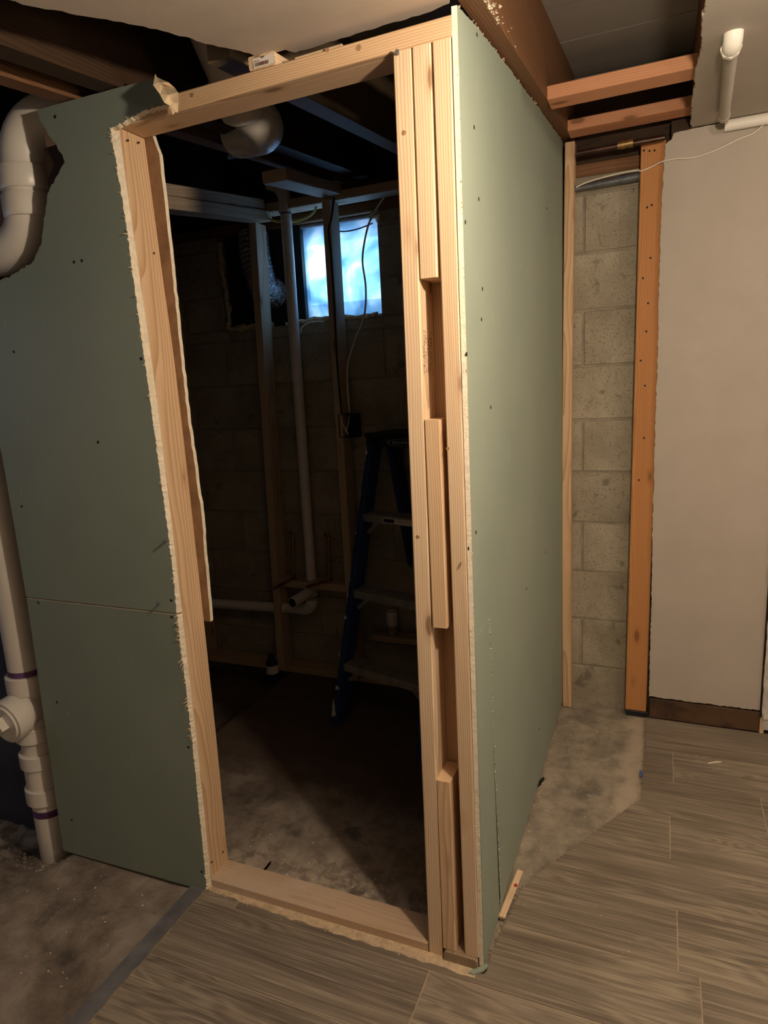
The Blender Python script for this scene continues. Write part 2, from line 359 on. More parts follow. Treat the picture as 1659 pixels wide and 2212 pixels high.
# wood-look tile planks laid along x
XL_PTS = [(-3.3,-0.845),(-0.016,-0.845),(-0.016,0.022),(0.06,0.022),(0.294,0.052),(0.414,0.108),(0.52,0.172),(0.636,0.238),(0.72,0.290),(0.793,0.332),(0.82,0.352),(0.845,0.364),(1.10,0.370),(1.432,0.367),(1.9,0.367)]
def x_left(y0, y1):
    out = []
    for (a, xa), (c, xc) in zip(XL_PTS[:-1], XL_PTS[1:]):
        lo, hi = max(a, y0), min(c, y1)
        if a == c:
            if y0 < a < y1: out += [(a, xa), (a, xc)]
            continue
        if lo < hi: out += [(lo, xa+(xc-xa)*(lo-a)/(c-a)), (hi, xa+(xc-xa)*(hi-a)/(c-a))]
    res = []
    for p in out:
        if not res or (abs(p[0]-res[-1][0])+abs(p[1]-res[-1][1])) > 1e-5: res.append(p)
    return res
def plank_poly(x0, x1, y0, y1):
    L = [(min(max(x, x0), x1), y) for y, x in x_left(y0, y1)]
    if all(abs(x-x1) < 1e-3 for x, _ in L): return None
    P = [(x1, y0), (x1, y1)]+L[::-1]; Q = []
    for p in P:
        if not Q or (abs(p[0]-Q[-1][0])+abs(p[1]-Q[-1][1])) > 1e-4: Q.append(p)
    if abs(Q[0][0]-Q[-1][0])+abs(Q[0][1]-Q[-1][1]) < 1e-4: Q.pop()
    return Q if len(Q) > 2 else None
PW = 0.2055; rows = [1.436, 1.19, 0.98, 0.775, 0.565, 0.36, 0.157, -0.050]
while rows[-1] > -3.2: rows.append(rows[-1]-PW)
known = {1: 0.47, 2: 0.745, 3: 0.456, 4: 0.80, 5: 0.471, 6: 0.52, 7: -0.115, 8: 0.2, 0: 0.9}
PL = 1.24
def xyz(a, c, t): return (a, c, t)
for i in range(len(rows)-1):
    y1, y0 = rows[i], rows[i+1]; x = known.get(i, random.uniform(-0.6, 0.6)); g = 0.0016
    while x > -0.845: x -= PL
    while x < 2.2:
        P = plank_poly(x+g, min(x+PL-g, 2.2), y0+g, y1-g)
        if P: MB().prism(P, xyz, 0.012, 0.001).build('plank', TILE, FLOOR)
        x += PL
    P = plank_poly(-2, 2.2, y0, y1)
    if P: MB().prism(P, xyz, 0.0108, 0.0008).build('grout_bed', GROUT, FLOOR)

# block wall with the window opening
WX0, WX1, WZ0, WZ1 = -1.665, -0.80, 1.785, 2.238
WALLB = empty('wall_back', (0, YB+0.1, 0), label='concrete block foundation wall behind the framing', kind='structure')
BH = 0.2206; ZJ = 0.1865
jx = at(1257, 1180, 'y', YB).x
def blk(x0, x1, z0, z1):
    g = 0.0035
    if x1-x0 < 0.02 or z1-z0 < 0.02: return
    b = MB(); d = 0.003; dy = random.uniform(-0.0015, 0.0015)
    xs = (x0+g, x0+g+d, x1-g-d, x1-g); zs = (z0+g, z0+g+d, z1-g-d, z1-g)
    x0_, xa, xb, x1_ = xs; z0_, za, zb, z1_ = zs; y = YB+dy
    b.add([(x0_,YB+.006,z0_),(x1_,YB+.006,z0_),(x1_,YB+.006,z1_),(x0_,YB+.006,z1_),(xa,y,za),(xb,y,za),(xb,y,zb),(xa,y,zb),
           (x0_,YB+.2,z0_),(x1_,YB+.2,z0_),(x1_,YB+.2,z1_),(x0_,YB+.2,z1_)],
          [(4,5,6,7),(0,1,5,4),(1,2,6,5),(2,3,7,6),(3,0,4,7),(8,9,1,0),(9,10,2,1),(10,11,3,2),(11,8,0,3),(8,11,10,9)])
    b.build('block', BLOCK, WALLB)
for r in range(-1, 10):
    z0 = ZJ+BH*r; z1 = min(z0+BH, 2.238); z0 = max(z0, -0.2)
    odd = (r % 2 == 0)
    x = jx if odd else jx+BH
    while x > -2.3: x -= 2*BH
    while x < 2.25:
        x0, x1 = max(x, -2.3), min(x+2*BH, 2.25)
        if z1 > WZ0 and x1 > WX0 and x0 < WX1:
            if z0 < WZ0-0.02: blk(x0, x1, z0, WZ0)
            if x0 < WX0: blk(x0, WX0, max(z0, WZ0) if z0 < WZ0-0.02 else z0, z1)
            if x1 > WX1: blk(WX1, x1, max(z0, WZ0) if z0 < WZ0-0.02 else z0, z1)
        else: blk(x0, x1, z0, z1)
        x += 2*BH
b = MB()
b.box((-2.3, YB+0.0038, -0.2), (WX0, YB+0.19, 2.236)); b.box((WX1, YB+0.0038, -0.2), (2.25, YB+0.19, 2.236)); b.box((WX0, YB+0.0038, -0.2), (WX1, YB+0.19, WZ0))
b.build('mortar', MORTAR, WALLB)
# sill plate on the wall and rim board over it
board('sill_board', (-2.3, YB+0.09, 2.257), (2.25, YB+0.09, 2.257), 0.038, 0.15, JOIST, xdir=(0,0,1), label='reddish sill board lying on top of the block wall', category='board') if False else None
o = board('sill_board', (-2.3, YB+0.09, 2.262), (2.25, YB+0.09, 2.262), 0.045, 0.16, JOIST, xdir=(0,0,1)); tag(o, 'reddish brown sill board lying on top of the block wall', 'board')
o = board('rim_joist', (-2.3, YB+0.06, 2.435), (2.25, YB+0.06, 2.435), 0.30, 0.04, DARKJOIST, xdir=(0,0,1)); tag(o, 'dark rim joist standing above the block wall', 'joist')

# outer shell, out of view, that keeps the daylight out and bounces the lamp light
def wallbox(name, a, b_, mat, label): MB().box(a, b_).build(name, mat, center=True, label=label, kind='structure')
wallbox('wall_rear', (-3.1,-3.3,-0.1), (2.3,-3.2,2.75), ROOMWALL, 'painted wall behind the camera')
wallbox('wall_outer_right', (2.2,-3.2,-0.1), (2.3,1.72,2.75), ROOMWALL, 'painted wall far to the right')
b = MB(); oy0, oy1, oz0, oz1 = -0.95, -0.50, 1.50, 1.85
b.box((-3.1,-3.2,-0.1),(-3.0,oy0,2.75)); b.box((-3.1,oy1,-0.1),(-3.0,1.72,2.75)); b.box((-3.1,oy0,-0.1),(-3.0,oy1,oz0)); b.box((-3.1,oy0,oz1),(-3.0,oy1,2.75))
b.build('wall_outer_left', ROOMWALL, kind='structure', label='wall far to the left with a small window opening')
wallbox('wall_left', (-3.0,0.125,-0.25), (-1.425,0.16,2.40), DARKWALL, 'dark bluish wall behind the white soil stack')
wallbox('wall_inner_left', (-2.30,0.16,-0.1), (-2.20,YB,2.50), DARKWALL, 'dark left wall of the small room')
wallbox('wall_outer_back', (-3.0,1.66,-0.1), (-2.3,1.72,2.75), ROOMWALL, 'wall closing the far left corner')
# subfloor boards over the joists
SUB = empty('ceiling', (0,0,2.45), label='grey underside of the subfloor above the joists', kind='structure')
yy = -3.3; k = 0
while yy < 1.75:
    w = 0.93 if k == 0 else 0.44; y1 = min(yy+w, 1.76)
    pr = [(yy+0.002, zc(yy)+0.235), (y1-0.002, zc(y1)+0.235), (y1-0.002, zc(y1)+0.28), (yy+0.002, zc(yy)+0.28)]
    MB().prism(pr, lambda a, c, t: (t, a, c), -3.1, 2.3).build('subfloor_board', SUBFLOOR, SUB)
    yy = y1; k += 1
wallbox('ceiling_cover', (-3.1,-3.3,2.72), (2.3,1.76,2.76), DARKJOIST, 'cover over the subfloor')
MB().box((-3.1,1.72,2.2),(2.3,1.76,2.74)).build('wall_top_closure', DARKJOIST, kind='structure', label='closure above the outside wall')

# joists along y
def joist(x0, x1, ya, yb, mat, label, dz=0.0, h=0.234, parent=None):
    ys = [ya]+([-0.7] if ya < -0.7 < yb else [])+[yb]
    pr = [(y, zc(y)+dz) for y in ys]+[(y, zc(y)+h) for y in ys[::-1]]
    # local z along the length so that the grain follows the board
    b = MB().prism(pr, lambda a, c, t: (t, a, c), x0, x1)
    c = Vector(((x0+x1)/2, ya, zc(ya))); M = Matrix.Translation(c) @ Matrix.Rotation(-math.pi/2, 4, 'X')
    inv = M.inverted(); b.v = [inv @ v for v in b.v]
    return tag(b.build('floor_joist', mat, M=M), label, 'joist', 'floor joists')
joist(-0.875, -0.815, -3.2, YB+0.03, DARKJOIST, 'dark floor joist above the green wall, nearer the door header')
joist(-1.005, -0.955, -3.2, YB+0.03, JOIST, 'narrow brown floor joist just right of the bend of the soil stack', dz=0.002)
joist(-1.62, -1.575, -3.2, YB+0.03, DARKJOIST, 'dark floor joist out to the left of the soil stack')
joist(-0.575, -0.515, 0.02, YB+0.03, INNERJOIST, 'brown floor joist running back from the middle of the door header', dz=0.005)
joist(0.004, 0.046, 0.02, YB+0.03, JOIST, 'reddish brown floor joist on top of the green side wall')
joist(0.462, 0.505, 0.04, YB+0.03, JOIST, 'floor joist hidden along the torn edge of the grey ceiling', dz=0.014)

# ceilings of drywall
pl = [at(*q, 'z', 2.20) for q in [(225,0),(320,32),(400,60),(470,92),(540,115)]]
edge = [(p.x+0.0, min(p.y, 0.004)) for p in pl]
edge = [(-0.70,-0.70),(-0.62,-0.42)]+[(x, y) for x, y in edge]
edge = jag(edge, 0.012, 0.004)+jag([(edge[-1][0], 0.010), (-0.37,0.012), (-0.36,0.040), (-0.20,0.030), (-0.06,0.026), (-0.004,0.012)], 0.012, 0.003)
poly = edge+[(0.0,-0.004),(0.45,-0.004),(2.2,-0.004),(2.2,-0.7),(2.2,-3.2),(-0.80,-3.2)]
b = MB(); 
b.prism([p for p in poly if p[1] >= -0.70001] , lambda a, c, t: (a, c, zc(c)-0.0135+t), 0, 0.0125, (0,1,1))
b.add([(-0.70,-0.7,zc(-.7)-.013),(2.2,-0.7,zc(-.7)-.013),(2.2,-3.2,zc(-.7)-.013),(-0.9,-3.2,zc(-.7)-.013)], [(0,1,2,3)])
b.build('ceiling_front', [BEIGE, GYP], kind='structure', label='beige painted ceiling board with torn left edge')
gl = [atg(*q) for q in [(1525,0),(1517,40),(1516,80),(1517,110),(1507,140),(1503,165),(1499,200),(1493,250),(1494,272)]]
ge = [(gl[0].x,-0.004)]+[(p.x, p.y) for p in gl if p.y < 1.40]+[(gl[-1].x,1.437)]
ge = jag(ge, 0.012, 0.0035)+[(2.2,1.437),(2.2,-0.004)]
b = MB().prism(ge, lambda a, c, t: (a, c, zg(c)+t), 0, 0.0125, (0,1,1))
b.build('ceiling_right', [GREY, GYP], kind='structure', label='grey painted ceiling board with torn edge and pipe')

# ------------------------------------------------------------------ green drywall walls
def xz(yf):
    return lambda a, c, t: (a, t, c)
WF = empty('wall_front', (-1.1, 0.0, 0), label='green moisture-resistant drywall beside the doorway', kind='structure')
def P2(px, py, y=-0.0127): p = at(px, py, 'y', y); return (p.x, p.z)
doorF = [(-0.829,0.8978),(-0.824,1.064),(-0.831,1.485),(-0.834,1.635),(-0.837,1.793),(-0.838,1.90),(-0.844,2.021),(-0.851,2.127)]
doorB = [(-0.8215,0.8978),(-0.8205,1.064),(-0.8195,1.485),(-0.8235,1.635),(-0.828,1.793),(-0.8305,1.90),(-0.834,2.021),(-0.8365,2.132)]
headF = [P2(285,252),P2(330,232),P2(362,224),P2(370,212),P2(366,196),P2(350,180),P2(337,168)]
topF = [P2(200,204),P2(78,238)]
leftF = [P2(88,262),P2(104,292),P2(122,312),P2(140,350),P2(118,388),P2(103,418),P2(98,450),P2(95,482),P2(88,530),P2(70,566),P2(30,592),P2(0,606),(-1.40,1.80)]
random.seed(3)
def dense(F, Bk, step_, ja, jb):
    f2, b2 = [], []
    for i in range(len(F)-1):
        a, c = Vector(F[i]), Vector(F[i+1]); d, e = Vector(Bk[i]), Vector(Bk[i+1]); m = max(1, int((c-a).length/step_))
        for q in range(m):
            t = q/m; p = a.lerp(c, t); r = d.lerp(e, t); big = random.random() < 0.08
            f2.append((p.x+random.uniform(-ja, ja)-(0.004*random.random() if big else 0), p.y+random.uniform(-.001,.001))); b2.append((r.x+random.uniform(-jb, jb), r.y))
    return f2, b2
df, db = dense(doorF, doorB, 0.006, 0.0018, 0.0006)
hf = jag([doorF[-1]]+headF, 0.006, 0.0022); hb = [(x, z-0.003) for x, z in hf]
tf = jag([headF[-1]]+topF, 0.02, 0.0005)[1:]; lf = jag([topF[-1]]+leftF, 0.008, 0.003)[1:]
bl = [(-1.415, 0.8978)]
F = bl+df+hf+tf+lf+[(-1.42,1.70),(-1.4165,1.30)]
Bk = bl+db+hb+tf+lf+[(-1.42,1.70),(-1.4165,1.30)]
UP = MB().prism(F, xz(0), -0.0127, 0.0, (0,1,2), Bk).build('drywall_sheet', [GREEN, GYP, PAPER_B], WF, label='upper green drywall sheet torn around the soil pipe')
doorF2 = [(-0.844,0.003),(-0.8365,0.25),(-0.830,0.51),(-0.828,0.697),(-0.830,0.80),(-0.829,0.8932)]
doorB2 = [(-0.8345,0.003),(-0.829,0.25),(-0.8245,0.51),(-0.8225,0.697),(-0.822,0.80),(-0.8215,0.8932)]
df, db = dense(doorF2, doorB2, 0.006, 0.0016, 0.0006)
F = [(-1.443,-0.011)]+df+[(-0.829,0.8932),(-1.415,0.8932)]; Bk = [(-1.443,-0.011)]+db+[(-0.8215,0.8932),(-1.415,0.8932)]
LOW = MB().prism(F, xz(0), -0.0127, 0.0, (0,1,2), Bk).build('drywall_sheet', [GREEN, GYP, PAPER_B], WF, label='lower green drywall sheet standing on the slab')
# inner sheet whose cut edge shows behind the jamb
inn = [(-1.42,0.838),(-0.8005,0.838),(-0.790,1.17),(-0.800,1.43),(-0.800,1.60),(-0.798,1.80),(-0.797,1.95),(-0.797,2.09),(-0.812,2.138),(-1.42,2.138)]
inn = [inn[0]]+jag(inn[1:9], 0.02, 0.0016)+[inn[9]]
MB().prism(inn, xz(0), 0.0895, 0.1022, (2,1,0)).build('drywall_sheet', [GREEN, GYP, PAPER_B], WF, label='drywall strip on the far side with pale cut edge')
def disc(pos, nrm, r, mat, name, parent, h=0.0006, seg=8, sx=1.0, **k):
    pos = Vector(pos); n = Vector(nrm).normalized(); a = Vector((0,0,1)).cross(n).normalized() if abs(n.z) < .9 else Vector((1,0,0)); c = n.cross(a)
    b = MB(); ring = [pos+(a*math.cos(2*math.pi*i/seg)*sx+c*math.sin(2*math.pi*i/seg))*r for i in range(seg)]
    b.add([p-n*0.001 for p in ring]+[p+n*h for p in ring]+[pos+n*h*0.3], [(i,(i+1)%seg,seg+(i+1)%seg,seg+i) for i in range(seg)]+[(seg+i,seg+(i+1)%seg,2*seg) for i in range(seg)])
    return b.build(name, mat, parent, **k)
for q in [(119,252),(160,566),(177,563),(305,775),(47,1094),(30,760),(212,955)]:
    p = at(*q, 'y', -0.0127); disc(p, (0,-1,0), 0.0042, HOLE, 'screw', UP)
for q in [(83,1302),(371,1333),(123,1517),(407,1614),(155,1772),(436,1883),(370,1297)]:
    p = at(*q, 'y', -0.0127); disc(p, (0,-1,0), 0.0042, HOLE, 'screw', LOW)
for q in [(359,1169),(346,1303)]:
    p = at(*q, 'y', -0.0127); MB().tube([p, p+Vector((0.004,-0.016,0.003))], [0.0022,0.0035], 8).build('screw', GALV, UP, label='screw standing proud of the sheet')
# frayed paper fibres along the torn edges
def fibres(name, parent, pts, nrm, n, lo, hi, mat, spread):
    b = MB()
    for i in range(n):
        t = random.random()*(len(pts)-1); k = int(t); p = Vector(pts[k]).lerp(Vector(pts[k+1]), t-k)
        d = (Vector(nrm)+Vector((random.uniform(-1,1),random.uniform(-1,1),random.uniform(-1,1)))*spread).normalized()*random.uniform(lo, hi)
        s = Vector((random.uniform(-1,1),random.uniform(-1,1),random.uniform(-1,1))).normalized()*random.uniform(0.0008,0.0022)
        b.add([p-s, p+s, p+d+s*0.2+Vector((0,0,random.uniform(-.004,.002)))], [(0,1,2)]); b.add([p-s*.6+Vector((0,.0006,0)), p+s, p+d*0.8], [(0,2,1)])
    return b.build(name, mat, parent, kind='stuff')
fibres('torn_paper_fibres', UP, [(x, -0.0127, z) for x, z in doorF], (-0.2,-1,0), 55, 0.004, 0.012, TORN, 0.8)
fibres('torn_paper_fibres', LOW, [(x, -0.0127, z) for x, z in doorF2[2:]], (-0.3,-1,-0.2), 60, 0.005, 0.018, TORN, 0.8)
fibres('torn_paper_fibres', UP, [(x, -0.0127, z) for x, z in [doorF[-1]]+headF], (0,-1,0.2), 30, 0.004, 0.011, TORN, 0.8)
# curled flap of torn facing paper on the header
def flap():
    C = [(337,166,-0.018),(343,178,-0.045),(352,186,-0.030),(362,205,-0.050),(374,222,-0.030),(379,240,-0.020)]
    A = [(335,160,-0.030),(331,184,-0.060),(345,203,-0.060),(355,222,-0.070),(366,228,-0.055),(372,248,-0.030)]
    D = [(350,172,-0.016),(364,178,-0.035),(377,190,-0.022),(384,200,-0.040),(385,222,-0.020),(383,244,-0.014)]
    rows_ = [[at(x, y, 'y', d) for x, y, d in r] for r in (A, C, D)]
    b = MB(); n = len(C); vs = [p for r in rows_ for p in r]; off = Vector((0.0005,0.0012,0))
    fs = [(r*n+i, r*n+i+1, (r+1)*n+i+1, (r+1)*n+i) for r in range(2) for i in range(n-1)]
    b.add(vs, fs); b.add([v+off for v in vs], [f[::-1] for f in fs])
    return b.build('paper_flap', TORN, UP, label='curled flap of torn facing paper')
flap()

# green side wall, going back to the block wall
WS = empty('wall_side', (0.006, 0.7, 0), label='tall green drywall side wall running back to the block wall', kind='structure')
topS = [(0.004,2.192),(0.03,2.196),(0.142,2.215),(0.30,2.236),(0.479,2.257),(0.70,2.281),(0.887,2.303),(1.20,2.336),(1.455,2.361)]
def yz(a, c, t): return (t, a, c)
topJ = jag(topS, 0.014, 0.0022); frontJ = jag([(0.0035,0.012),(0.0015,0.9),(0.0025,1.6),(0.004,2.192)], 0.035, 0.0006)
poly = frontJ[:-1]+topJ+[(1.462,2.355),(1.458,0.02)]
SIDE = MB().prism(poly, yz, 0.0127, 0.0016, (0,1,2), [(a-0.0012 if a < 0.02 else a, c) for a, c in poly]).build('drywall_sheet', [GREEN, GYP, PAPER_B], WS)
pt = [at(*q, 'x', 0.0127) for q in [(1022,1392),(1038,1366),(1054,1336),(1058,1400),(1063,1560),(1070,1700),(1077,1850),(1080,1990)]]
poly = [(0.008,0.02)]+[(0.007,p.z) for p in pt[:1]]+[(p.y, p.z) for p in pt[1:]]+[(pt[-1].y+0.006, 0.06),(pt[-1].y+0.0,0.03)]
MB().prism(poly, yz, 0.0135, 0.0128, (0,0,0)).build('patch_strip', [GREEN, GYP], WS, label='narrow green patch strip on the lower front corner')
fibres('torn_paper_fibres', SIDE, [(0.0135, p.y, p.z) for p in pt[2:]], (1,0.3,0), 130, 0.003, 0.009, plain('pale_green_fluff',(0.45,0.50,0.40),0.9), 0.9)
fibres('torn_paper_fibres', SIDE, [(0.0127, 0.002, z) for z in (0.1,0.8,1.4,2.15)], (0.6,-1,0), 45, 0.001, 0.005, TORN, 0.9)
fibres('torn_paper_fibres', SIDE, [(0.0127, y, z) for y, z in topS], (0.6,0,1), 50, 0.002, 0.007, TORN, 0.9)
for q in [(1030,75),(1024,275),(1005,480),(1034,430),(1181,450),(1008,765),(1042,624),(1137,1272),(1040,690),(1178,1193),(1165,1575),(1028,1150),(1060,880),(1012,1185)]:
    p = at(*q, 'x', 0.0127); disc(p, (1,0,0), 0.0045, HOLE, 'screw', SIDE)

# ------------------------------------------------------------------ rough door frame
DF = empty('rough_door_frame', (-0.42, 0.045, 0.0), label='rough pine door frame with header, jamb, sill and built-up corner post', cat='door frame')
ZH = 2.1385
board('header', (-1.08,0.0455,2.150), (0.001,0.0445,2.159), 0.038, 0.089, PINE, DF, xdir=(0,0,1), label='horizontal pine header over the doorway')
jz = [(0.038,-0.8345),(0.25,-0.829),(0.51,-0.8245),(0.89,-0.8215),(1.49,-0.8195),(1.69,-0.824),(1.85,-0.8295),(2.135,-0.836)]
def jbow(t):
    z = 0.038+t*(2.131-0.038)
    for (a, xa), (c, xc) in zip(jz[:-1], jz[1:]):
        if a <= z <= c+1e-6: return xa+(xc-xa)*(z-a)/(c-a)+0.835
    return 0
board('jamb_stud', (-0.854,0.0448,0.038), (-0.854,0.0448,2.131), 0.038, 0.0885, PINE, DF, bow=jbow, label='left jamb stud, broad face lit')
board('sill_plate', (-1.42,0.0445,0.020), (-0.1365,0.0445,0.020), 0.038, 0.089, PINE_DUSTY, DF, xdir=(0,0,1), label='dusty sill plate across the doorway')
S1 = board('corner_stud', (-0.1155,0.0445,0.011), (-0.102,0.0445,ZH), 0.038, 0.089, PINE_PALE, DF, label='full-height corner stud nearest the opening')
board('corner_stud', (-0.0175,0.0445,0.040), (-0.0197,0.0445,ZH+0.001), 0.0375, 0.089, PINE_PALE, DF, label='full-height corner stud against the green side wall')
def mx(z): return -0.0735+(z-0.04)/(2.1)*(0.0125)
zb = lambda px, py: at(px, py, 'y', 0.0).z
t1 = zb(927,600); t2a = zb(938,907); t2b = zb(957,1357); t3 = zb(968,1690)
board('filler_block', (mx(t1)-0.0005,0.0445,t1), (mx(2.14),0.0445,ZH+0.0005), 0.0385, 0.089, PINE_PALE, DF, label='upper filler block between the corner studs')
board('filler_block', (mx(t2b)-0.001,0.0435,t2b), (mx(t2a)-0.003,0.0435,t2a), 0.036, 0.089, PINE, DF, label='middle filler block between the corner studs')
board('filler_block', (-0.0765,0.0425,0.0405), (mx(t3)-0.005,0.0435,t3), 0.036, 0.089, PINE, DF, label='lower filler block between the corner studs')
board('backing_stud', (-0.055,0.112,0.04), (-0.055,0.112,2.135), 0.108, 0.038, PINE, DF, label='flat stud closing the back of the corner post')
PLT = board('bottom_plate', (-0.0455,-0.010,0.021), (-0.0455,1.455,0.021), 0.0885, 0.037, wood('weathered_plate', (0.40,0.30,0.20), (0.20,0.13,0.075), knots=False), DF, ch=0.006, label='bottom plate with end grain under the corner post')
board('cripple_stud', (-1.052,0.046,0.0395), (-1.052,0.046,2.130), 0.088, 0.085, DARKJOIST, DF, label='brown stud seen through the torn notch in the drywall')
# grade stamp on the recess face of the first stud: illegible rows of ink dashes
b = MB()
for r_, yv in enumerate([0.012,0.020,0.030,0.040,0.049,0.058,0.067]):
    n = 5 if r_ < 2 else 15; z = 1.600 if r_ >= 1 else 1.575
    z0 = z
    while z0 > 1.512:
        h = random.uniform(0.0025,0.006); w = random.uniform(0.002,0.0045)
        if random.random() < 0.8:
            xx = -0.097+0.0+0.0003+(-0.0965+0.097)
            xs_ = S1.matrix_basis @ Vector((0.01915, 0, 0)); 
            xf = -0.1155+0.019+ (z0-0.011)/(ZH-0.011)*(0.0135)+0.0003
            b.add([(xf,yv,z0),(xf,yv+w,z0),(xf,yv+w,z0-h),(xf,yv,z0-h)], [(0,1,2,3)])
        z0 -= h+random.uniform(0.0015,0.004)
b.build('grade_stamp', INK, S1, label='faded dark ink grade stamp')
# bits on the studs: nails, staple, knots
for q in [(860,117)]:
    p = at(*q, 'y', 0.0); MB().tube([p+Vector((0,0.003,0)), p+Vector((0.002,-0.012,0))], [0.0015,0.0045], 8).build('nail', GALV, S1)
def nailhole(px, py, ax, v, nrm, parent, r=0.003): disc(at(px, py, ax, v), nrm, r, HOLE, 'nail_hole', parent, h=0.0004)
for q in [(277,303),(300,308),(333,547),(391,993),(404,1158),(437,1566),(455,1560),(458,1862),(482,1840),(370,1010)]:
    nailhole(*q, 'x', -0.828, (1,0,0), DF, 0.0028)
# barcode block wedged on the header
SB = empty('wedge_block', (-0.42, 0.04, 2.178), label='short pine offcut with a barcode sticker wedged on top of the door header', cat='wood block')
board('block_body', (-0.4235,0.0,2.1880), (-0.4235,0.080,2.1955), 0.0265, 0.066, PINE_PALE, SB, xdir=(0,0,1))
st = MB(); st.add([(-0.4445,-0.0008,2.1767),(-0.3925,-0.0008,2.1777),(-0.3920,-0.0008,2.1977),(-0.4445,-0.0008,2.1967)], [(0,1,2,3)])
stk = st.build('sticker', STICKER, SB, label='white barcode sticker')
b = MB(); x = -0.440; random.seed(11)
while x < -0.407:
    w = random.choice([0.0005,0.0008,0.0014]); b.add([(x,-0.0012,2.1797),(x+w,-0.0012,2.1797),(x+w,-0.0012,2.1867),(x,-0.0012,2.1867)], [(0,1,2,3)]); x += w+random.choice([0.0006,0.0011])
for k in range(5): b.add([(-0.441+k*0.0026,-0.0012,2.1887),(-0.4395+k*0.0026,-0.0012,2.1887),(-0.4395+k*0.0026,-0.0012,2.1907),(-0.441+k*0.0026,-0.0012,2.1907)], [(0,1,2,3)])
b.build('barcode', INK, stk)
b = MB(); b.add([(-0.4265,-0.0012,2.1965),(-0.4225,-0.0012,2.1927),(-0.4165,-0.0012,2.1937),(-0.4135,-0.0012,2.1967)], [(0,1,2,3)]); b.build('printed_emblem', plain('green_print',(0.10,0.16,0.09),0.6), stk)
KNOT = wood('knot_wood', (0.50,0.30,0.16), (0.22,0.11,0.05), knots=False, contrast=1.6)
for q, r in [((775,103),0.006),((707,108),0.004),((415,205),0.0045)]: disc(at(*q, 'y', 0.0), (0,-1,0), r, KNOT, 'knot', DF, h=0.0004, seg=12)
for q, r in [((872,287),0.005),((967,969),0.004),((902,1160),0.0045)]: disc(at(*q, 'y', 0.0), (0,-1,0), r, KNOT, 'knot', DF, h=0.0004, seg=12)
o = board('shim_strip', (-0.345,0.012,2.1785), (-0.235,0.012,2.1805), 0.005, 0.014, TORN, xdir=(0,0,1)); tag(o, 'thin torn strip lying in the gap above the door header', 'strip')

# ------------------------------------------------------------------ right-hand corner
o = board('wall_stud', (0.0325,1.475,0.004), (0.0405,1.475,2.352), 0.036, 0.055, PINE, xdir=(1,0,0), bow=lambda t: -0.006*math.sin(math.pi*t)); tag(o, 'pale pine stud at the far end of the green side wall', 'stud')
a0 = at(1373,1524,'y',1.452); a1 = at(1410,312,'y',1.452)
OS = board('wall_stud', (a0.x+0.0,1.468,0.030), (a1.x+0.002,1.468,2.300), 0.085, 0.034, OLDFIR, xdir=(1,0,0)); tag(OS, 'old orange-brown stud standing between block wall and grey wall', 'stud')
for q in [(1391,325),(1403,326),(1414,325),(1398,448),(1408,443),(1405,557),(1389,601),(1400,655),(1396,716),(1384,779),(1393,833),(1391,946),(1380,1037)]:
    p = at(*q, 'y', 1.4508); disc(p, (0,-1,0), 0.004, HOLE, 'nail_hole', OS, h=0.0004)
o = board('furring_strip', (0.3745,1.462,0.012), (0.3925,1.462,2.285), 0.006, 0.03, DARKJOIST, xdir=(1,0,0)); tag(o, 'thin dark strip in the slot beside the orange stud', 'strip')
o = board('stud_shoe', (0.285,1.468,0.0185), (0.375,1.468,0.0185), 0.022, 0.05, BLACK, xdir=(0,0,1)); tag(o, 'blackened scrap under the foot of the orange stud', 'scrap')
lg = [P2(1437,312,1.438),P2(1429,450,1.438),P2(1424,600,1.438),P2(1421,760,1.438),P2(1416,900,1.438),P2(1413,1020,1.438),P2(1409,1150,1.438),P2(1407,1300,1.438),P2(1404,1420,1.438),P2(1402,1504,1.438)]
topg = [(0.79,zg(1.438)-0.0005),P2(1498,277,1.438),P2(1455,288,1.438),P2(1451,301,1.438)]
botg = [P2(1402,1504,1.438),P2(1460,1512,1.438),P2(1540,1522,1.438),P2(1640,1534,1.438)]
topg = [(0.792, zg(1.438)-0.0005)]+[(x, min(z, zg(1.438)-0.0005)) for x, z in topg[1:]]
poly = jag(topg, 0.02, 0.0012)[:-1]+jag([topg[-1]]+lg, 0.012, 0.0022)[:-1]+jag(botg, 0.010, 0.0025)[:-1]+[(0.792,botg[-1][1])]
GW = empty('wall_right', (0.6,1.44,0), label='grey painted drywall wall with ragged left and bottom edges', kind='structure')
MB().prism(poly, xz(0), 1.438, 1.4505, (0,1,2)).build('drywall_sheet', [GREY, GYP, PAPER_B], GW)
MB().box((0.398,1.4515,0.02),(2.2,1.50,2.36)).build('framing_void', DARKJOIST, GW)
o = board('base_board', (0.380,1.447,0.056), (0.792,1.447,0.056), 0.087, 0.016, ROTTEN, xdir=(0,0,1)); tag(o, 'dark water-rotted base board below the grey wall', 'base board')
o = board('wood_offcut', (0.802,1.440,0.0125), (0.803,1.443,0.075), 0.016, 0.012, PINE, xdir=(1,0,0)); tag(o, 'small pale offcut standing at the right end of the rotted base board', 'offcut')
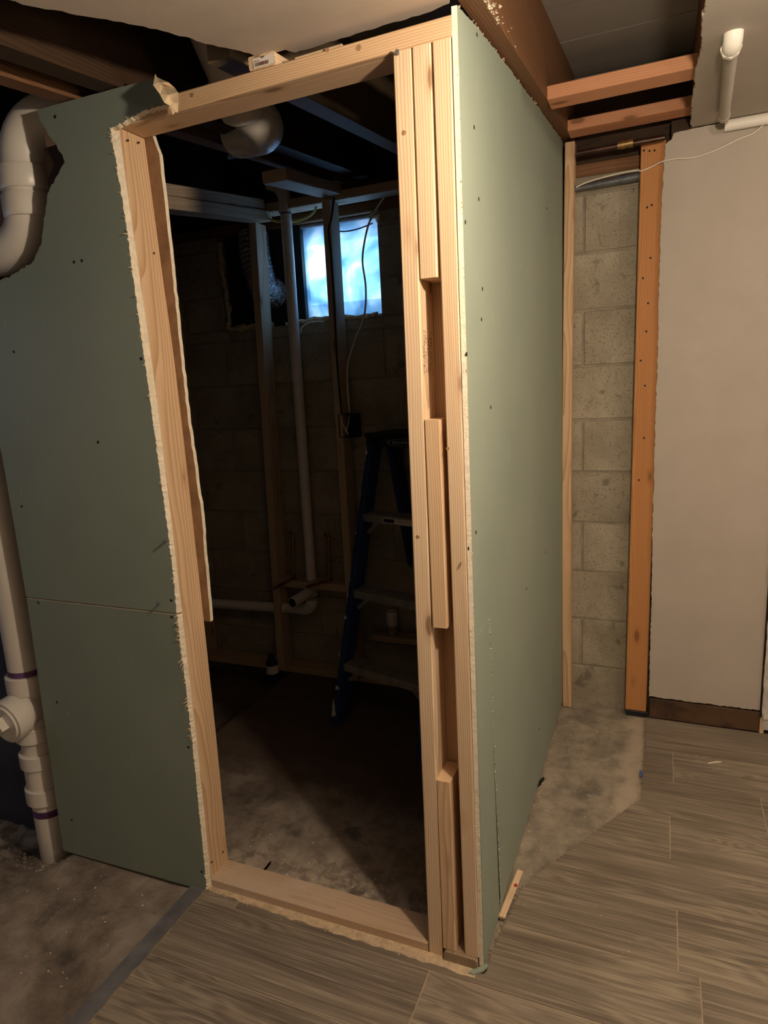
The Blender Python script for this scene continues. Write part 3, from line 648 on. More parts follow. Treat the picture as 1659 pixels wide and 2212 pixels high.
# rough white pier at the right edge
random.seed(5); b = MB(); nx_, nz_ = 14, 90
xs_ = [0.798+0.10*i/(nx_-1) for i in range(nx_)]; zs_ = [0.08+2.20*j/(nz_-1) for j in range(nz_)]
b.add([(x+(0.006*noise.noise((0,z*18,2)) if i == 0 else 0), 1.425+0.010*noise.noise((x*60,z*22,0)), z) for i, x in enumerate(xs_) for z in zs_], [(i*nz_+j,(i+1)*nz_+j,(i+1)*nz_+j+1,i*nz_+j+1) for i in range(nx_-1) for j in range(nz_-1)])
b.box((0.803,1.432,0.03),(2.2,1.45,2.31))
b.build('wall_pier', plain('rough_white_plaster',(0.62,0.57,0.52),0.9,0.12,25,bmp=0.6,bscale=50), kind='structure', label='rough white plastered edge at the far right')
# blocking between the joists
for px, py, ph, lab in [(1182,215,30,'nearer red-brown blocking piece between the joists'),(1226,283,24,'farther red-brown blocking piece between the joists')]:
    p = at(px, py, 'x', 0.047); q = at(px, py-ph, 'y', p.y); h = max(0.03, q.z-p.z)
    o = board('blocking', (0.047, p.y+0.045, p.z+h/2), (0.461, p.y+0.045, p.z+h/2+0.002), h, 0.089, REDFIR, xdir=(0,0,1)); tag(o, lab, 'blocking', 'blocking between the joists')
# copper line with a coupling
CP = empty('copper_pipe', (0.23,1.40,2.29), label='dark copper pipe with brass coupling above the block wall', cat='pipe')
MB().tube([at(1246,332,'y',1.40), at(1436,297,'y',1.40)], 0.011, 14).build('pipe_run', plain('tarnished_copper',(0.10,0.06,0.045),0.35,0.2,20,metallic=0.8), CP)
cA, cB = at(1334,315,'y',1.40), at(1368,308,'y',1.40); d = (cB-cA)
MB().tube([cA, cA+d*0.2, cA+d*0.21, cA+d*0.45, cA+d*0.46, cA+d*0.7, cA+d*0.71, cB], [0.0135,0.0135,0.0155,0.0155,0.0135,0.0135,0.0155,0.0155], 14).build('coupling', BRASS, CP)
# flexible conduit and white cable
cp = [at(1236,410,'y',1.475).lerp(at(1388,379,'y',1.475), i/90) for i in range(91)]
MB().tube(cp, [0.0085+0.0012*(i%2)+0.0075*min(1,i/70) for i in range(len(cp))], 12).build('flexible_conduit', GALV, label='grey ribbed conduit crossing in front of the block wall', cat='conduit')
wp = smooth_path([at(*q, 'y', y) for q, y in [((1700,236),1.425),((1659,262),1.428),((1628,287),1.430),((1590,303),1.430),((1545,325),1.431),((1500,340),1.431),((1460,343),1.431),((1431,349),1.430),((1410,359),1.444),((1386,369),1.446),((1376,368),1.452),((1345,373),1.453),((1315,380),1.453),((1285,388),1.453),((1262,396),1.454),((1244,405),1.455)]], 6)
MB().tube(wp, 0.0025, 8).build('white_cable', WIRE_W, label='thin white cable looping across grey wall and orange stud', cat='cable')
# painted pipe on the grey ceiling with bright elbow
PP = empty('heating_pipe', (0.56,1.1,2.3), label='painted pipe on the grey ceiling ending in a bright white elbow', cat='pipe')
p0 = atg(1580,100,0.019); p1 = atg(1564,250,0.019); p1.y = min(p1.y, 1.405)
MB().tube([p0, p1], 0.0165, 18).build('pipe_run', PVC_GREY, PP)
hz = Vector((p1.x, 1.412, zg(1.412)-0.020))
MB().tube([p1+Vector((0,-0.012,0)), p1+Vector((0,0.014,0))], 0.0185, 18).build('pipe_collar', PVC_GREY, PP)
MB().tube([hz+Vector((0.012,0,0)), hz+Vector((0.35,0,0))], 0.0185, 18).build('pipe_run', PVC_WHITE, PP)
eb = [p0+Vector((0,0.012,0.0))]+bend(p0+Vector((0,0.012,0)), p0+Vector((0.001,-0.030,-0.003)), p0+Vector((0.003,-0.034,0.06)), 0.026)+[p0+Vector((0.003,-0.034,0.032))]
MB().tube(eb, 0.0215, 18).build('elbow', PVC_WHITE, PP)
MB().tube([p0+Vector((0,0.016,0)), p0+Vector((0,0.004,0))], 0.0240, 8, smooth=False).build('elbow_nut', PVC_WHITE, PP)

# ------------------------------------------------------------------ soil stack on the left
ST = empty('soil_stack', (-1.555, 0.05, -0.1), label='white plastic soil stack with cleanout and offset bend beside the green wall', cat='pipe')
X0, Y0 = -1.556, 0.050
R = 0.056
def zz(px, py): return at(px, py, 'y', Y0-R).z
MB().tube([(X0,Y0,-0.20),(X0,Y0,1.80)], R, 28).build('pipe_run', PVC, ST)
up = [Vector((X0,Y0,1.78))]+bend((X0,Y0,1.70),(X0,Y0,1.905),(-1.40,Y0,1.915),0.11)+bend((X0,Y0,1.91),(-1.225,Y0,1.915),(-1.225,Y0,2.1),0.125,10)+[Vector((-1.225,Y0,2.06))]
MB().tube(up, R+0.004, 28).build('bend_fitting', PVC, ST, label='lower bend of the offset')
up2 = [Vector((-1.225,Y0,2.05))]+bend((-1.225,Y0,2.0),(-1.225,Y0+0.005,2.235),(-1.02,Y0+0.07,2.245),0.12,10)+[Vector((-1.05,Y0+0.065,2.243))]
MB().tube(up2, R+0.004, 28).build('bend_fitting', PVC, ST, label='upper bend of the offset')
for z0_, z1_ in [(2.055,2.115),(1.985,2.045)]:
    MB().tube([(-1.225,Y0,z0_),(-1.225,Y0,z0_+0.004),(-1.225,Y0,z1_-0.004),(-1.225,Y0,z1_)], [R+0.009,R+0.0115,R+0.0115,R+0.009], 28).build('hub', PVC, ST)
def hub(za, zb_, dr=0.0125): MB().tube([(X0,Y0,za),(X0,Y0,za+0.003),(X0,Y0,zb_-0.003),(X0,Y0,zb_)], [R+dr-0.003,R+dr,R+dr,R+dr-0.003], 28).build('hub', PVC, ST)
zq = lambda py, px: at(px, py, 'y', Y0-R*0.8).z
hub(zq(1505,55), zq(1466,50)); hub(zq(1608,75), zq(1578,72)); hub(zq(1665,85), zq(1635,80)); hub(zq(1742,98), zq(1710,95))
MB().tube([(X0,Y0,zq(1595,72)),(X0,Y0,zq(1490,52))], R+0.005, 28).build('tee_body', PVC, ST)
MB().tube([(X0,Y0,zq(1715,92)),(X0,Y0,zq(1660,85))], R+0.004, 28).build('coupling_body', PVC, ST)
for a_, c_ in [(1466,1455),(1755,1742)]:
    MB().tube([(X0,Y0,zq(a_,52)),(X0,Y0,zq(c_,52))], R+0.0009, 28).build('primer_band', PURPLE, ST, label='purple primer stain')
# cleanout branch facing the room
c0 = Vector((X0+0.012,Y0-0.01,zq(1533,45))); dirn = Vector((-0.02,-1.0,-0.10)).normalized()
CL = MB().tube([c0, c0+dirn*0.055, c0+dirn*0.056, c0+dirn*0.105], [R+0.004,R+0.004,R+0.016,R+0.016], 28).build('cleanout_branch', PVC, ST)
MB().tube([c0+dirn*0.104, c0+dirn*0.112], R+0.004, 28).build('cleanout_plug', PVC, CL)
q_ = dirn.to_track_quat('Z','Y').to_matrix().to_4x4(); Mq = Matrix.Translation(c0+dirn*0.112) @ q_ @ Matrix.Rotation(math.radians(32),4,'Z')
MB().box((-0.021,-0.021,0),(0.021,0.021,0.024)).build('plug_square', PVC, CL, M=Mq)

# ------------------------------------------------------------------ inside the small room
IF = empty('inner_stud_frame', (-1.1, 1.38, 0), label='dim pine frame of studs and plates in the small room', cat='stud frame')
board('stud', (-1.415,1.40,0.038), (-1.352,1.40,2.232), 0.038, 0.089, PINE_DIM, IF)
board('stud', (-0.985,1.40,0.30), (-0.975,1.40,2.275), 0.038, 0.089, PINE_DIM, IF) if False else None
board('stud', (-0.985,1.395,0.038), (-0.968,1.395,2.272), 0.038, 0.089, PINE_DIM, IF)
board('top_plate', (-1.315,0.20,2.108), (-1.315,1.40,2.258), 0.089, 0.044, PINE_DIM, IF, xdir=(1,0,0))
board('top_plate', (-1.322,0.20,2.153), (-1.322,1.36,2.301), 0.085, 0.042, PINE_DIM, IF, xdir=(1,0,0))
p = at(592,388,'x',-0.985)
q0 = at(592,380,'x',-0.945)
board('top_plate', (-0.945,q0.y,q0.z), (-0.955,1.38,2.312), 0.10, 0.042, PINE_DIM, IF, xdir=(1,0,0))
board('cross_plate', (-1.30,1.425,2.290), (-0.02,1.425,2.292), 0.038, 0.089, PINE_DIM, IF, xdir=(0,0,1))
c0_, c1_ = at(606,1252,'y',1.385), at(742,1266,'y',1.385)
board('pipe_support_block', (c0_.x,1.40,c0_.z-0.010), (-0.985,1.40,c0_.z-0.010), 0.036, 0.089, PINE_DIM, IF, xdir=(0,0,1))
board('bottom_plate', (-2.19,1.455,0.02), (-0.10,1.455,0.02), 0.036, 0.089, PINE_DIM, IF, xdir=(0,0,1))
board('stud', (-1.93,1.44,0.038), (-1.92,1.44,2.25), 0.038, 0.089, PINE_DIM, IF)
# drain: vertical vent, trap arm
DR = empty('drain_pipe', (-1.2,1.36,0.3), label='grey-white drain pipe rising between the inner studs', cat='pipe')
vb, vt = at(672,1245,'y',1.40), at(617,455,'y',1.40)
MB().tube([(vb.x,1.40,vb.z-0.10),(vt.x,1.40,vt.z+0.02)], 0.025, 20).build('pipe_run', PVC, DR)
MB().tube([(vt.x,1.40,vt.z-0.01),(vt.x,1.40,vt.z+0.03)], 0.031, 20).build('hub', PVC, DR)
MB().tube([(vt.x,1.40,vt.z-0.016),(vt.x,1.40,vt.z-0.008)], 0.0262, 20).build('primer_band', PURPLE, DR)
tb = Vector((vt.x,1.40,vt.z+0.03)); MB().tube([tb]+bend(tb, tb+Vector((-0.005,0,0.08)), tb+Vector((-0.10,-0.02,0.10)), 0.07)[1:], 0.03, 20).build('elbow', PVC, DR)
v1 = at(672,1318,'y',1.40)
MB().tube(bend((vb.x,1.40,vb.z-0.04),(v1.x+0.005,1.40,v1.z),(v1.x-0.3,1.40,v1.z+0.012),0.06), 0.031, 20).build('elbow', PVC, DR)
hL = at(440,1302,'y',1.40)
MB().tube([(v1.x-0.04,1.40,v1.z+0.002),(hL.x,1.40,hL.z)], 0.026, 20).build('pipe_run', PVC, DR)
sa = Vector((vb.x,1.40,at(672,1275,'y',1.40).z)); sb = at(631,1302,'y',1.24)
MB().tube([sa, sb], 0.026, 20).build('stub_out', PVC, DR)
MB().tube([sb, sb+(sb-sa).normalized()*0.0006], 0.0225, 20).build('stub_bore', HOLE, DR)
# copper supply stubs
for nm, xt, lab in [('supply_stub', (633,1160,1250,590,1272), 'left copper water stub with stop valve above the support block'), ('supply_stub', (711,1165,1252,662,1268), 'right copper water stub beside the inner stud')]:
    px, pt_, pb_, qx, qy = xt; a_, c_ = at(px, pt_, 'y', 1.38), at(px, pb_, 'y', 1.38); e_ = at(qx, qy, 'y', 1.28)
    E_ = empty(nm, (c_.x, 1.38, c_.z), label=lab, cat='pipe')
    MB().tube([(a_.x,1.38,a_.z),(c_.x,1.38,c_.z)], 0.008, 12).build('riser', COPPER, E_)
    MB().tube([(a_.x+0.0,1.38,a_.z)]+bend((a_.x,1.38,a_.z-.02),(a_.x,1.38,a_.z+0.012),(a_.x-0.03,1.40,a_.z+0.012),0.012)[1:]+[(a_.x-0.035,1.41,a_.z+0.012)], 0.0095, 12).build('elbow', COPPER, E_)
    MB().tube([(c_.x,1.38,c_.z), e_], 0.008, 12).build('stub_out', COPPER, E_)
    MB().tube([(c_.x,1.395,c_.z),(c_.x,1.365,c_.z-0.002)], 0.0125, 12).build('elbow_body', COPPER, E_)
# window and the panel beside it
WIN = empty('window_1', (-1.0,1.58,WZ0), label='small bright basement window high in the block wall', kind='structure')
fx0, fx1, fz0, fz1 = -1.262, -0.802, 1.792, 2.236
b = MB(); b.box((fx0,1.555,fz0),(fx0+0.045,1.615,fz1)); b.build('frame_stile', plain('dark_green_frame',(0.02,0.03,0.028),0.5,0.2,20), WIN)
FR = plain('grey_window_frame',(0.42,0.42,0.46),0.6,0.1,20)
MB().box((fx0+0.045,1.56,fz1-0.012),(fx1,1.61,fz1)).build('frame_head', FR, WIN)
MB().box((fx0+0.045,1.56,fz0-0.008),(fx1,1.61,fz0+0.010)).build('frame_sill', FR, WIN)
MB().box((fx1-0.012,1.56,fz0+0.010),(fx1,1.61,fz1-0.012)).build('frame_stile', FR, WIN)
MB().box((fx0+0.045,1.582,fz0+0.010),(fx1-0.012,1.586,fz1-0.012)).build('pane', PANE, WIN)
SOF = plain('lilac_soffit',(0.62,0.60,0.70),0.7,0.08,20)
MB().box((fx0-0.2,1.66,2.170),(fx1+0.3,1.70,2.30)).build('outer_lintel', SOF, WIN)
MB().box((fx0-0.2,1.80,1.70),(fx1+0.3,1.84,1.90)).build('well_edge', plain('pale_well',(0.72,0.76,0.74),0.8,0.1,12), WIN)
PN = empty('vent_panel', (-1.46,1.56,WZ0), label='dark panel with foil duct filling the left of the window opening', cat='panel')
MB().box((WX0,1.575,WZ0-0.002),(fx0,1.60,2.238)).build('panel_board', plain('dark_panel',(0.03,0.026,0.022),0.7,0.2,8), PN)
dp = [(-1.39,1.575,2.02),(-1.39,1.53,2.02)]+bend((-1.39,1.53,2.02),(-1.39,1.44,2.02),(-1.44,1.42,2.3),0.06)[1:]+[(-1.45,1.43,2.20)]
dp = smooth_path([(-1.40,1.575,1.95),(-1.40,1.50,1.955),(-1.41,1.475,2.02),(-1.43,1.48,2.12),(-1.44,1.50,2.22)], 10)
MB().tube(dp, [0.068+0.006*(i%2) for i in range(len(dp))], 20).build('foil_duct', FOIL, PN)
# spray foam lines round the opening
def foam(name, pts, lab, r=0.016):
    b = MB(); random.seed(len(pts)*17+int(r*1000))
    P_ = smooth_path(pts, 7)
    b.tube([p+Vector((random.uniform(-.004,.004),random.uniform(-.006,.004),random.uniform(-.004,.004))) for p in P_], [r*random.uniform(0.45,1.25) for _ in P_], 9)
    b.build(name, FOAM, label=lab, cat='foam')
foam('foam_bead', [(-1.64,1.50,2.20),(-1.635,1.50,2.05),(-1.625,1.502,1.90),(-1.635,1.50,1.795)], 'old foam bead running down the left of the dark panel', 0.014)
foam('foam_bead', [(-1.63,1.502,1.788),(-1.50,1.505,1.792),(-1.38,1.508,1.79)], 'old foam bead under the dark panel', 0.018)
foam('foam_bead', [(-1.30,1.503,1.79),(-1.20,1.507,1.793),(-1.10,1.503,1.796),(-0.98,1.507,1.79),(-0.82,1.507,1.792)], 'yellowed foam bead along the window sill', 0.014)
foam('foam_bead', [(-0.825,1.50,2.205),(-0.80,1.503,2.225),(-0.785,1.50,2.20)], 'tuft of foam at the top right corner of the window', 0.018)
# cables
def cable(pts, r, mat, lab, cat='cable'): MB().tube(smooth_path(pts, 8), r, 8).build('cable', mat, label=lab, cat=cat)
A3 = lambda q, y: at(*q, 'y', y)
cable([A3((572,470),1.36),A3((600,478),1.40),A3((640,478),1.43),A3((672,464),1.43),A3((688,440),1.43)], 0.0055, WIRE_Y, 'yellow cable sagging across the top of the inner frame')
cable([A3((722,425),1.335),A3((716,470),1.338),A3((710,500),1.338),A3((716,560),1.338),A3((722,660),1.338),A3((728,780),1.338),A3((738,893),1.345)], 0.005, BLACK, 'black cable stapled down the inner stud to the box')
cable([A3((830,425),1.46),A3((805,465),1.46),A3((792,500),1.46),A3((783,560),1.46),A3((790,620),1.46),A3((787,680),1.45),A3((765,740),1.43),A3((750,800),1.40),A3((755,890),1.37)], 0.0045, WIRE_W, 'grey-white cable hanging in front of the window')
cable([A3((718,498),1.47),A3((745,500),1.48),A3((775,494),1.48),A3((805,482),1.49)], 0.003, BLACK, 'thin dark wire sagging across the top of the window')
cable([A3((700,695),1.47),A3((668,697),1.46),A3((652,708),1.45),A3((650,720),1.45)], 0.0035, WIRE_W, 'short white wire end curling below the window')
JB = empty('junction_box', (-0.955,1.36,1.24), label='black plastic junction box on the inner stud with loose wires', cat='junction box')
j0, j1 = A3((730,895),1.345), A3((770,945),1.345)
b = MB(); x0, x1, z0, z1 = j0.x, j1.x, j1.z, j0.z
b.box((x0,1.40,z0),(x1,1.404,z1)); b.box((x0,1.345,z0),(x0+0.003,1.40,z1)); b.box((x1-0.003,1.345,z0),(x1,1.40,z1)); b.box((x0,1.345,z0),(x1,1.40,z0+0.003)); b.box((x0,1.345,z1-0.003),(x1,1.40,z1))
b.build('box_shell', BLACK, JB)
MB().tube(smooth_path([A3((738,898),1.36),A3((740,915),1.335),A3((748,930),1.33),A3((752,938),1.34)],6), 0.003, 8).build('wire', WIRE_W, JB)
MB().tube(smooth_path([A3((754,898),1.36),A3((752,918),1.335),A3((746,934),1.33)],6), 0.0025, 8).build('wire', WIRE_W, JB)
# large drain line hanging under the joists, just behind the header
BP = empty('overhead_drain', (-0.72,0.35,2.2), label='large white drain pipe hanging under the joists behind the header', cat='pipe')
g0 = Vector((-0.655,0.10,2.44)); g1 = Vector((-0.705,0.34,2.275)); g2 = Vector((-0.74,0.56,2.265))
MB().tube([g0, g1], 0.057, 28).build('pipe_run', PVC, BP)
MB().tube([g1.lerp(g0,0.24), g1.lerp(g0,0.22), g1.lerp(g0,-0.08), g1.lerp(g0,-0.10)], [0.062,0.067,0.067,0.062], 28).build('hub', PVC, BP)
MB().tube([g1]+bend(g1, Vector((-0.708,0.50,2.245)), Vector((-0.95,0.60,2.30)), 0.09, 10), 0.061, 28).build('elbow', PVC, BP)
MB().tube([Vector((-0.79,0.535,2.268)), Vector((-0.87,0.57,2.285))], 0.066, 28).build('hub', PVC, BP)

# stepladder
def ladder():
    foot = at(732,1562,'z',0.0); topL = at(826,955,'y',1.22)
    r0 = at(745,1432,'z',0.30); r1 = at(903,1478,'z',0.30); yaw = math.atan2(r1.y-r0.y, r1.x-r0.x)
    L = empty('stepladder', (foot.x+0.2, foot.y+0.2, 0), label='paint-spattered blue stepladder standing in the dark room', cat='ladder')
    xd = Vector((math.cos(yaw), math.sin(yaw), 0)); yd = Vector((-xd.y, xd.x, 0)); F0 = Vector((foot.x, foot.y, 0))
    H = 1.26; W0, W1 = 0.46, 0.33; lean = 0.30
    def pt(u, v, z): return F0+xd*u+yd*v+Vector((0,0,z))
    def rail(a, c, name): 
        board(name, a, c, 0.028, 0.075, BLUE, L, xdir=tuple(xd))
    ins = (W0-W1)/2
    rail(pt(0,0,0), pt(ins,lean,H), 'front_rail'); rail(pt(W0,0,0), pt(W0-ins,lean,H), 'front_rail')
    rail(pt(0.02,0.72,0), pt(ins+0.01,lean+0.10,H), 'rear_rail'); rail(pt(W0-0.02,0.72,0), pt(W0-ins-0.01,lean+0.10,H), 'rear_rail')
    for i, z in enumerate((0.28,0.60,0.93)):
        t = z/H; u0 = ins*t; v = lean*t
        M = Matrix.Translation(pt(u0+0.012, v-0.035, z)) @ Matrix((xd, yd, Vector((0,0,1)))).transposed().to_4x4()
        w = W0-2*u0-0.024; b = MB().box((0,0,-0.004),(w,0.085,0)).box((0,0,-0.034),(w,0.004,-0.004)).box((0,0.081,-0.03),(w,0.085,-0.004))
        for k in range(5): b.box((0,0.010+k*0.015,0),(w,0.016+k*0.015,0.0015))
        s = b.build('step', ALU, L, M=M)
        if i == 2:
            M2 = M @ Matrix.Translation((0.11,-0.0008,-0.030)); MB().box((0,0,0),(0.19,0.0006,0.022)).build('step_label', STICKER, s, M=M2)
            MB().box((0.004,-0.0004,0.003),(0.06,0,0.019)).box((0.07,-0.0004,0.012),(0.18,0,0.013)).box((0.07,-0.0004,0.007),(0.17,0,0.008)).box((0.07,-0.0004,0.016),(0.175,0,0.017)).build('label_print', BLACK, s, M=M2)
        for sgn, uu in ((1, u0+0.012), (-1, W0-u0-0.012)):
            board('brace', pt(uu, v-0.01, z-0.09), pt(uu+sgn*0.07, v-0.01, z-0.03), 0.003, 0.016, ALU, L, xdir=tuple(yd), ch=0.0005)
    M = Matrix.Translation(pt(ins-0.02, lean-0.045, H-0.045)) @ Matrix((xd, yd, Vector((0,0,1)))).transposed().to_4x4()
    w = W1+0.04; c = MB().box((0,0,0),(w,0.19,0.012+0.045)).box((-0.004,-0.004,0.045),(w+0.004,0.194,0.060))
    cap = c.build('top_cap', BLACK, L, M=M)
    # oval emblem outline on the cap front
    b = MB(); n = 28
    ring = [(0.20+0.085*math.cos(2*math.pi*i/n)*s_, -0.0012, 0.022+0.016*math.sin(2*math.pi*i/n)*s_) for s_ in (1.0,0.9) for i in range(n)]
    b.add(ring, [(i,(i+1)%n,n+(i+1)%n,n+i) for i in range(n)])
    for k in range(7): b.add([(0.145+k*0.016,-0.0012,0.016),(0.155+k*0.016,-0.0012,0.016),(0.155+k*0.016,-0.0012,0.028),(0.145+k*0.016,-0.0012,0.028)], [(0,1,2,3)])
    b.build('oval_emblem', plain('worn_white_print',(0.28,0.26,0.24),0.7), cap, M=M, label='worn white oval emblem')
    board('rear_spreader', pt(0.03,0.62,0.36), pt(W0-0.03,0.62,0.36), 0.018, 0.03, ALU, L, xdir=(0,0,1))
    # dried white paint on the rail
    random.seed(21); b = MB()
    for z in [1.18,1.14,1.05,1.00,0.96,0.84,0.80,0.70,0.62,0.56,0.47,0.40,0.30,0.16,0.13,0.10,0.07,0.04]:
        t = z/H; u = ins*t-0.0152; v = lean*t-0.042+random.uniform(0,0.02); s = random.uniform(0.006,0.018)*(1.6 if z < 0.2 else 1); h = random.uniform(0.01,0.035)*(1.6 if z < 0.2 else 1)
        P_ = [(0,0),(s,0.3*h),(s*0.8,h),(0.2*s,h*0.8)]
        b.add([pt(u, v+a, z+c) for a, c in P_], [(0,1,2,3)])
        b.add([pt(u+a, v-0.001, z+c) for a, c in P_], [(0,1,2,3)])
    b.build('paint_spatter', WHITEPAINT, L, kind='stuff')
ladder()
# odds and ends on the floor of the small room
def lathe(name, pos, prof, mat, lab, cat, seg=18, parts=()):
    e = empty(name, pos, label=lab, cat=cat); P_ = Vector(pos)
    def mk(n, pr, m):
        b = MB(); pts = [(P_.x+r*math.cos(2*math.pi*k/seg), P_.y+r*math.sin(2*math.pi*k/seg), P_.z+z) for r, z in pr for k in range(seg)]
        b.add(pts, [(i*seg+k, i*seg+(k+1)%seg, (i+1)*seg+(k+1)%seg, (i+1)*seg+k) for i in range(len(pr)-1) for k in range(seg)], smooth=True)
        b.add(pts[-seg:], [tuple(range(seg))]); b.add(pts[:seg], [tuple(range(seg))[::-1]]); b.build(n, m, e)
    mk('body', prof, mat)
    for n, pr, m in parts: mk(n, pr, m)
p = at(584,1416,'z',0.001); 
lathe('bottle', (at(584,1400,'y',1.33).x,1.33,0.001), [(0.03,0),(0.032,0.01),(0.032,0.085),(0.016,0.105),(0.014,0.115)], BLACK, 'small dark bottle with pale label by the left inner stud', 'bottle', parts=[('label_band', [(0.0325,0.03),(0.0325,0.075)], STICKER), ('cap', [(0.016,0.112),(0.016,0.128)], BLACK)])
sh = at(830,1380,'y',1.40); cn = at(848,1360,'y',1.42)
SH = board('low_ledge', (-0.90,1.435,sh.z), (-0.20,1.435,sh.z), 0.03, 0.075, PINE_DIM, xdir=(0,0,1)); tag(SH, 'low wooden ledge behind the stepladder', 'ledge')
lathe('can', (cn.x,1.42,sh.z+0.0155), [(0.024,0),(0.026,0.004),(0.026,0.075),(0.024,0.08)], plain('can_brown',(0.30,0.22,0.17),0.5), 'small white-topped can standing on the low ledge', 'can', parts=[('can_lid', [(0.0285,0.055),(0.0285,0.118),(0.024,0.124),(0.02,0.12)], PVC)])
for xx in (-0.84,-0.24): 
    pass

# ------------------------------------------------------------------ floor details
sp = [(-0.902,-3.2),(-0.848,-3.2),(-0.848,-0.0135),(-0.902,-0.0135)]
TS = empty('transition_strip', (-0.875,-1.2,0), label='grey transition strip between tile and bare concrete', cat='floor strip')
MB().prism(sp, xyz, 0.0085, -0.012).build('strip_bar', STRIPM, TS)
MB().prism(jag([(-0.8495,-3.2),(-0.8495,-0.014)], 0.02, 0.002)+[(-0.838,-0.014)]+jag([(-0.838,-0.02),(-0.8375,-3.2)], 0.015, 0.0025), xyz, 0.0098, 0.0).build('adhesive_edge', MORTARY, TS)
random.seed(31)
def crumbs(name, n, fn, lo, hi, mat, lab, cat=None):
    b = MB()
    for i in range(n):
        c = Vector(fn()); s = random.uniform(lo, hi)*random.choice([0.5,0.7,1.0]); a = random.uniform(0,6.28)
        ax = Vector((math.cos(a), math.sin(a), 0)); ay = Vector((-math.sin(a), math.cos(a), 0)); r = random.uniform(0.3,1.0)
        vs = [c+ax*s, c+ay*s*r, c-ax*s*random.uniform(.5,1), c-ay*s*r*random.uniform(.4,1), c+Vector((0,0,s*random.uniform(.3,.9)))]
        b.add(vs, [(0,1,4),(1,2,4),(2,3,4),(3,0,4)])
    return b.build(name, mat, label=lab, kind='stuff', cat=cat)
crumbs('sawdust', 420, lambda: (random.uniform(-0.83,-0.01), -0.004-abs(random.gauss(0,0.012)), 0.0122), 0.0015, 0.005, DUST, 'pale sawdust and crumbs along the foot of the doorway')
ds = [(-0.84,0.0)]+[(-0.01,0.0)]+jag([(0.0,-0.034),(-0.3,-0.030),(-0.6,-0.026),(-0.84,-0.014)], 0.02, 0.004)
MB().prism(ds, xyz, 0.0128, 0.011).build('dust_line', DUST, FLOOR)
crumbs('chips_on_concrete', 130, lambda: (lambda p: (p[0], p[1], fz(*p)))((random.uniform(-1.5,-0.9), random.uniform(-0.42,-0.03))), 0.0012, 0.004, GYP, 'small white gypsum chips on the bare concrete at left')
crumbs('chips_in_doorway', 220, lambda: (lambda p: (p[0], p[1], fz(*p)))((random.gauss(-0.5,0.16), min(0.8,0.1+abs(random.gauss(0,0.16))))), 0.001, 0.004, GYP, 'pale crumbs on the slab just inside the doorway')
def sidept():
    while True:
        y = random.uniform(0.05,1.40); x = random.uniform(0.02,0.37)
        xs = x_left(y-0.001, y+0.001)
        if x < xs[0][1]: return (x, y, 0.001)
crumbs('chips_by_side_wall', 240, sidept, 0.001, 0.0045, DUST, 'pale crumbs on the bare slab beside the green side wall')
def edgept():
    y = random.uniform(0.03,1.43); x = x_left(y-0.001, y+0.001)[0][1]
    return (x-abs(random.gauss(0,0.008)), y, 0.003)
crumbs('thinset_edge', 420, edgept, 0.002, 0.006, GROUT, 'rough mortar along the cut tile edge')
crumbs('rubble', 160, lambda: (lambda p: (p[0], p[1], fz(*p)))((random.uniform(-1.75,-1.42), random.uniform(-0.10,0.06))), 0.004, 0.014, CONC, 'broken concrete rubble round the foot of the soil stack')
crumbs('chips_on_tile', 60, lambda: (random.uniform(-0.5,0.8), random.uniform(-0.4,1.3), 0.0122) if random.random() < .5 else (random.uniform(0.06,0.4), random.uniform(0.0,0.35), 0.0122), 0.0008, 0.0022, GYP, 'tiny white specks on the tile floor')
# small scraps
a_, c_ = at(1122,1884,'z',0.012), at(1080,1985,'z',0.012)
PS = board('wood_sliver', (a_.x+0.002,a_.y,0.017), (c_.x+0.004,c_.y,0.018), 0.020, 0.006, PINE_PALE, xdir=(1,0,0)); tag(PS, 'pale wood sliver with red mark lying against the green side wall', 'wood sliver')
m_ = at(1115,1913,'z',0.0215); MB().box((m_.x-0.006,m_.y-0.005,m_.z),(m_.x+0.003,m_.y+0.006,m_.z+0.0008)).build('red_mark', RED, PS)
def scrap(name, qs, z, h, mat, lab, cat):
    P_ = [at(*q, 'z', z) for q in qs]; MB().prism([(p.x,p.y) for p in P_], xyz, z+h, z).build(name, mat, label=lab, cat=cat)
scrap('drywall_scrap', [(1012,2103),(1018,2097),(1040,2090),(1052,2083),(1055,2089),(1044,2100),(1022,2107)], 0.0125, 0.004, GREEN, 'green scrap of drywall paper at the foot of the corner post', 'scrap')
scrap('tape_scrap', [(1381,1668),(1387,1664),(1389,1672),(1385,1680),(1382,1677)], 0.0125, 0.002, BLUETAPE, 'blue tape scrap on the tile edge', 'scrap')
scrap('black_scrap', [(1160,1702),(1164,1690),(1174,1680),(1176,1684),(1168,1696)], 0.002, 0.006, BLACK, 'black scrap beside the green side wall', 'scrap')
scrap('paper_shred', [(1529,1648),(1545,1645),(1558,1645),(1558,1647),(1543,1648),(1530,1650)], 0.0125, 0.001, GYP, 'thin white shred on the tile by the grey wall', 'scrap')

def residue():
    y = 0.05+abs(random.gauss(0,0.12)); p = random.random()
    return (0.047+random.uniform(-0.002,0.001), min(y,0.45), zc(y)+random.uniform(0.0,0.05)*p)
crumbs('plaster_residue', 90, residue, 0.003, 0.011, GYP, 'dried plaster lumps clinging to the near end of the brown joist')
crumbs('mortar_line_by_wall', 160, lambda: (0.014+abs(random.gauss(0,0.008)), random.uniform(0.02,1.44), 0.0015), 0.002, 0.006, DUST, 'pale dust gathered along the foot of the green side wall')

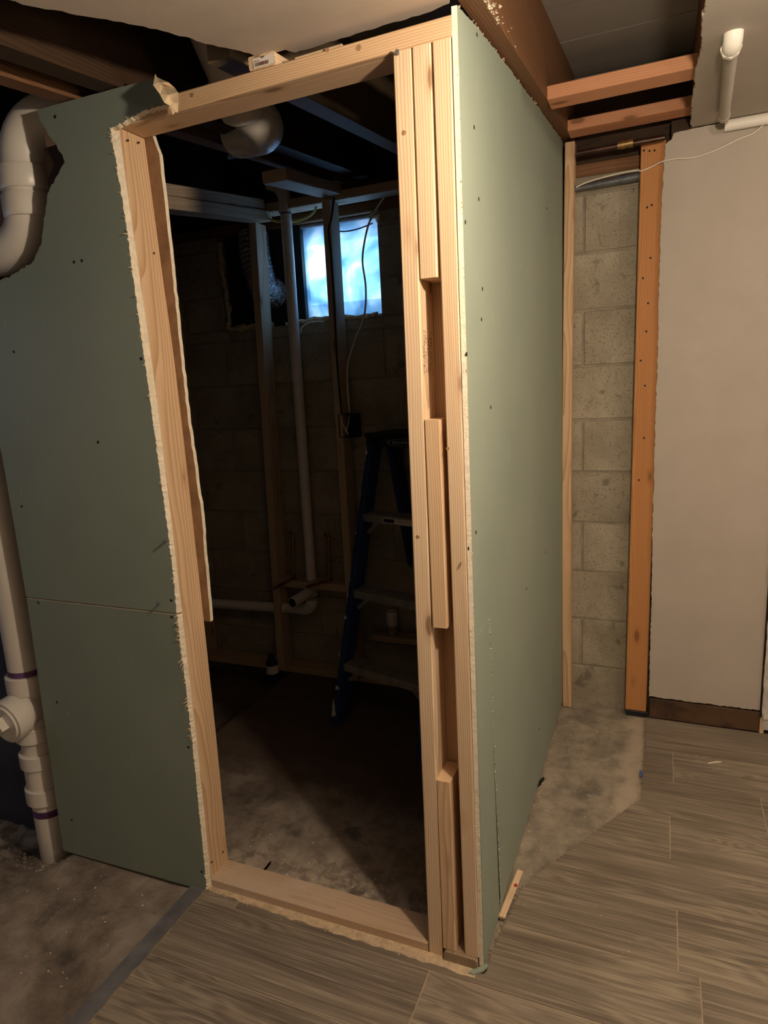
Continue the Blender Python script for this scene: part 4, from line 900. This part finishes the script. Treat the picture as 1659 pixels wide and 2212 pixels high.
# ------------------------------------------------------------------ the ceiling lamps and an added fill lamp (above and beside the view)
def glow(name, col, k):
    m = bpy.data.materials.new(name); m.use_nodes = True; b = m.node_tree.nodes['Principled BSDF']
    b.inputs['Base Color'].default_value = (*col, 1); b.inputs['Emission Color'].default_value = (*col, 1); b.inputs['Emission Strength'].default_value = k; return m
FIL = glow('lit_filament', (1.0, 0.85, 0.66), 60.0)
def clearglass():
    m = bpy.data.materials.new('clear_bulb_glass'); m.use_nodes = True; nt = m.node_tree; nt.nodes.clear()
    out = N(nt, 'ShaderNodeOutputMaterial'); t = N(nt, 'ShaderNodeBsdfTransparent'); g = N(nt, 'ShaderNodeBsdfGlossy'); g.inputs['Roughness'].default_value = 0.05
    mx_ = N(nt, 'ShaderNodeMixShader'); mx_.inputs[0].default_value = 0.05
    nt.links.new(t.outputs[0], mx_.inputs[1]); nt.links.new(g.outputs[0], mx_.inputs[2]); nt.links.new(mx_.outputs[0], out.inputs[0]); return m
GLOW = clearglass()
def turned(pos, prof, name, mat, parent, seg=20):
    b = MB(); P_ = Vector(pos); pts = [P_+Vector((r*math.cos(2*math.pi*k/seg), r*math.sin(2*math.pi*k/seg), z)) for r, z in prof for k in range(seg)]
    b.add(pts, [(i*seg+k, i*seg+(k+1)%seg, (i+1)*seg+(k+1)%seg, (i+1)*seg+k) for i in range(len(prof)-1) for k in range(seg)], smooth=True)
    return b.build(name, mat, parent)
BULB = [(0.001,-0.021),(0.012,-0.017),(0.020,-0.005),(0.019,0.006),(0.013,0.018),(0.012,0.030)]
def lampholder(x, y, z, ceil, lab):
    e = empty('ceiling_lampholder', (x, y, ceil-0.001), label=lab, cat='lamp')
    turned((x,y,z), [(0.016,0.030),(0.020,0.032),(0.020,ceil-z-0.022),(0.055,ceil-z-0.014),(0.058,ceil-z-0.0015)], 'socket', PVC_WHITE, e)
    bb = turned((x,y,z), BULB, 'bulb', GLOW, e); MB().tube([(x-0.006,y,z),(x+0.006,y,z)], 0.0012, 6).build('filament', FIL, bb)
lampholder(0.53, -0.47, 1.98, zc(-0.47)-0.0135, 'bare bulb in a white lampholder on the beige ceiling')
lampholder(1.72, 0.35, 2.18, zg(0.35), 'bare bulb in a white lampholder on the grey ceiling')
e = empty('added_fill_lamp', (2.0,-0.85,0.012), label='unseen fill lamp on a black stand, added by the right-hand wall', cat='lamp')  # made-up stand and bulb to carry the added fill light
turned((2.0,-0.85,0.0125), [(0.001,0),(0.12,0),(0.12,0.012),(0.012,0.02),(0.009,0.03),(0.009,1.17),(0.016,1.18),(0.016,1.20)], 'stand', BLACK, e)
bb = turned((2.0,-0.85,1.25), [(0.012,-0.045),(0.02,-0.03),(0.030,-0.005),(0.026,0.018),(0.001,0.030)], 'bulb', GLOW, e); MB().tube([(1.994,-0.85,1.25),(2.006,-0.85,1.25)], 0.0012, 6).build('filament', FIL, bb)
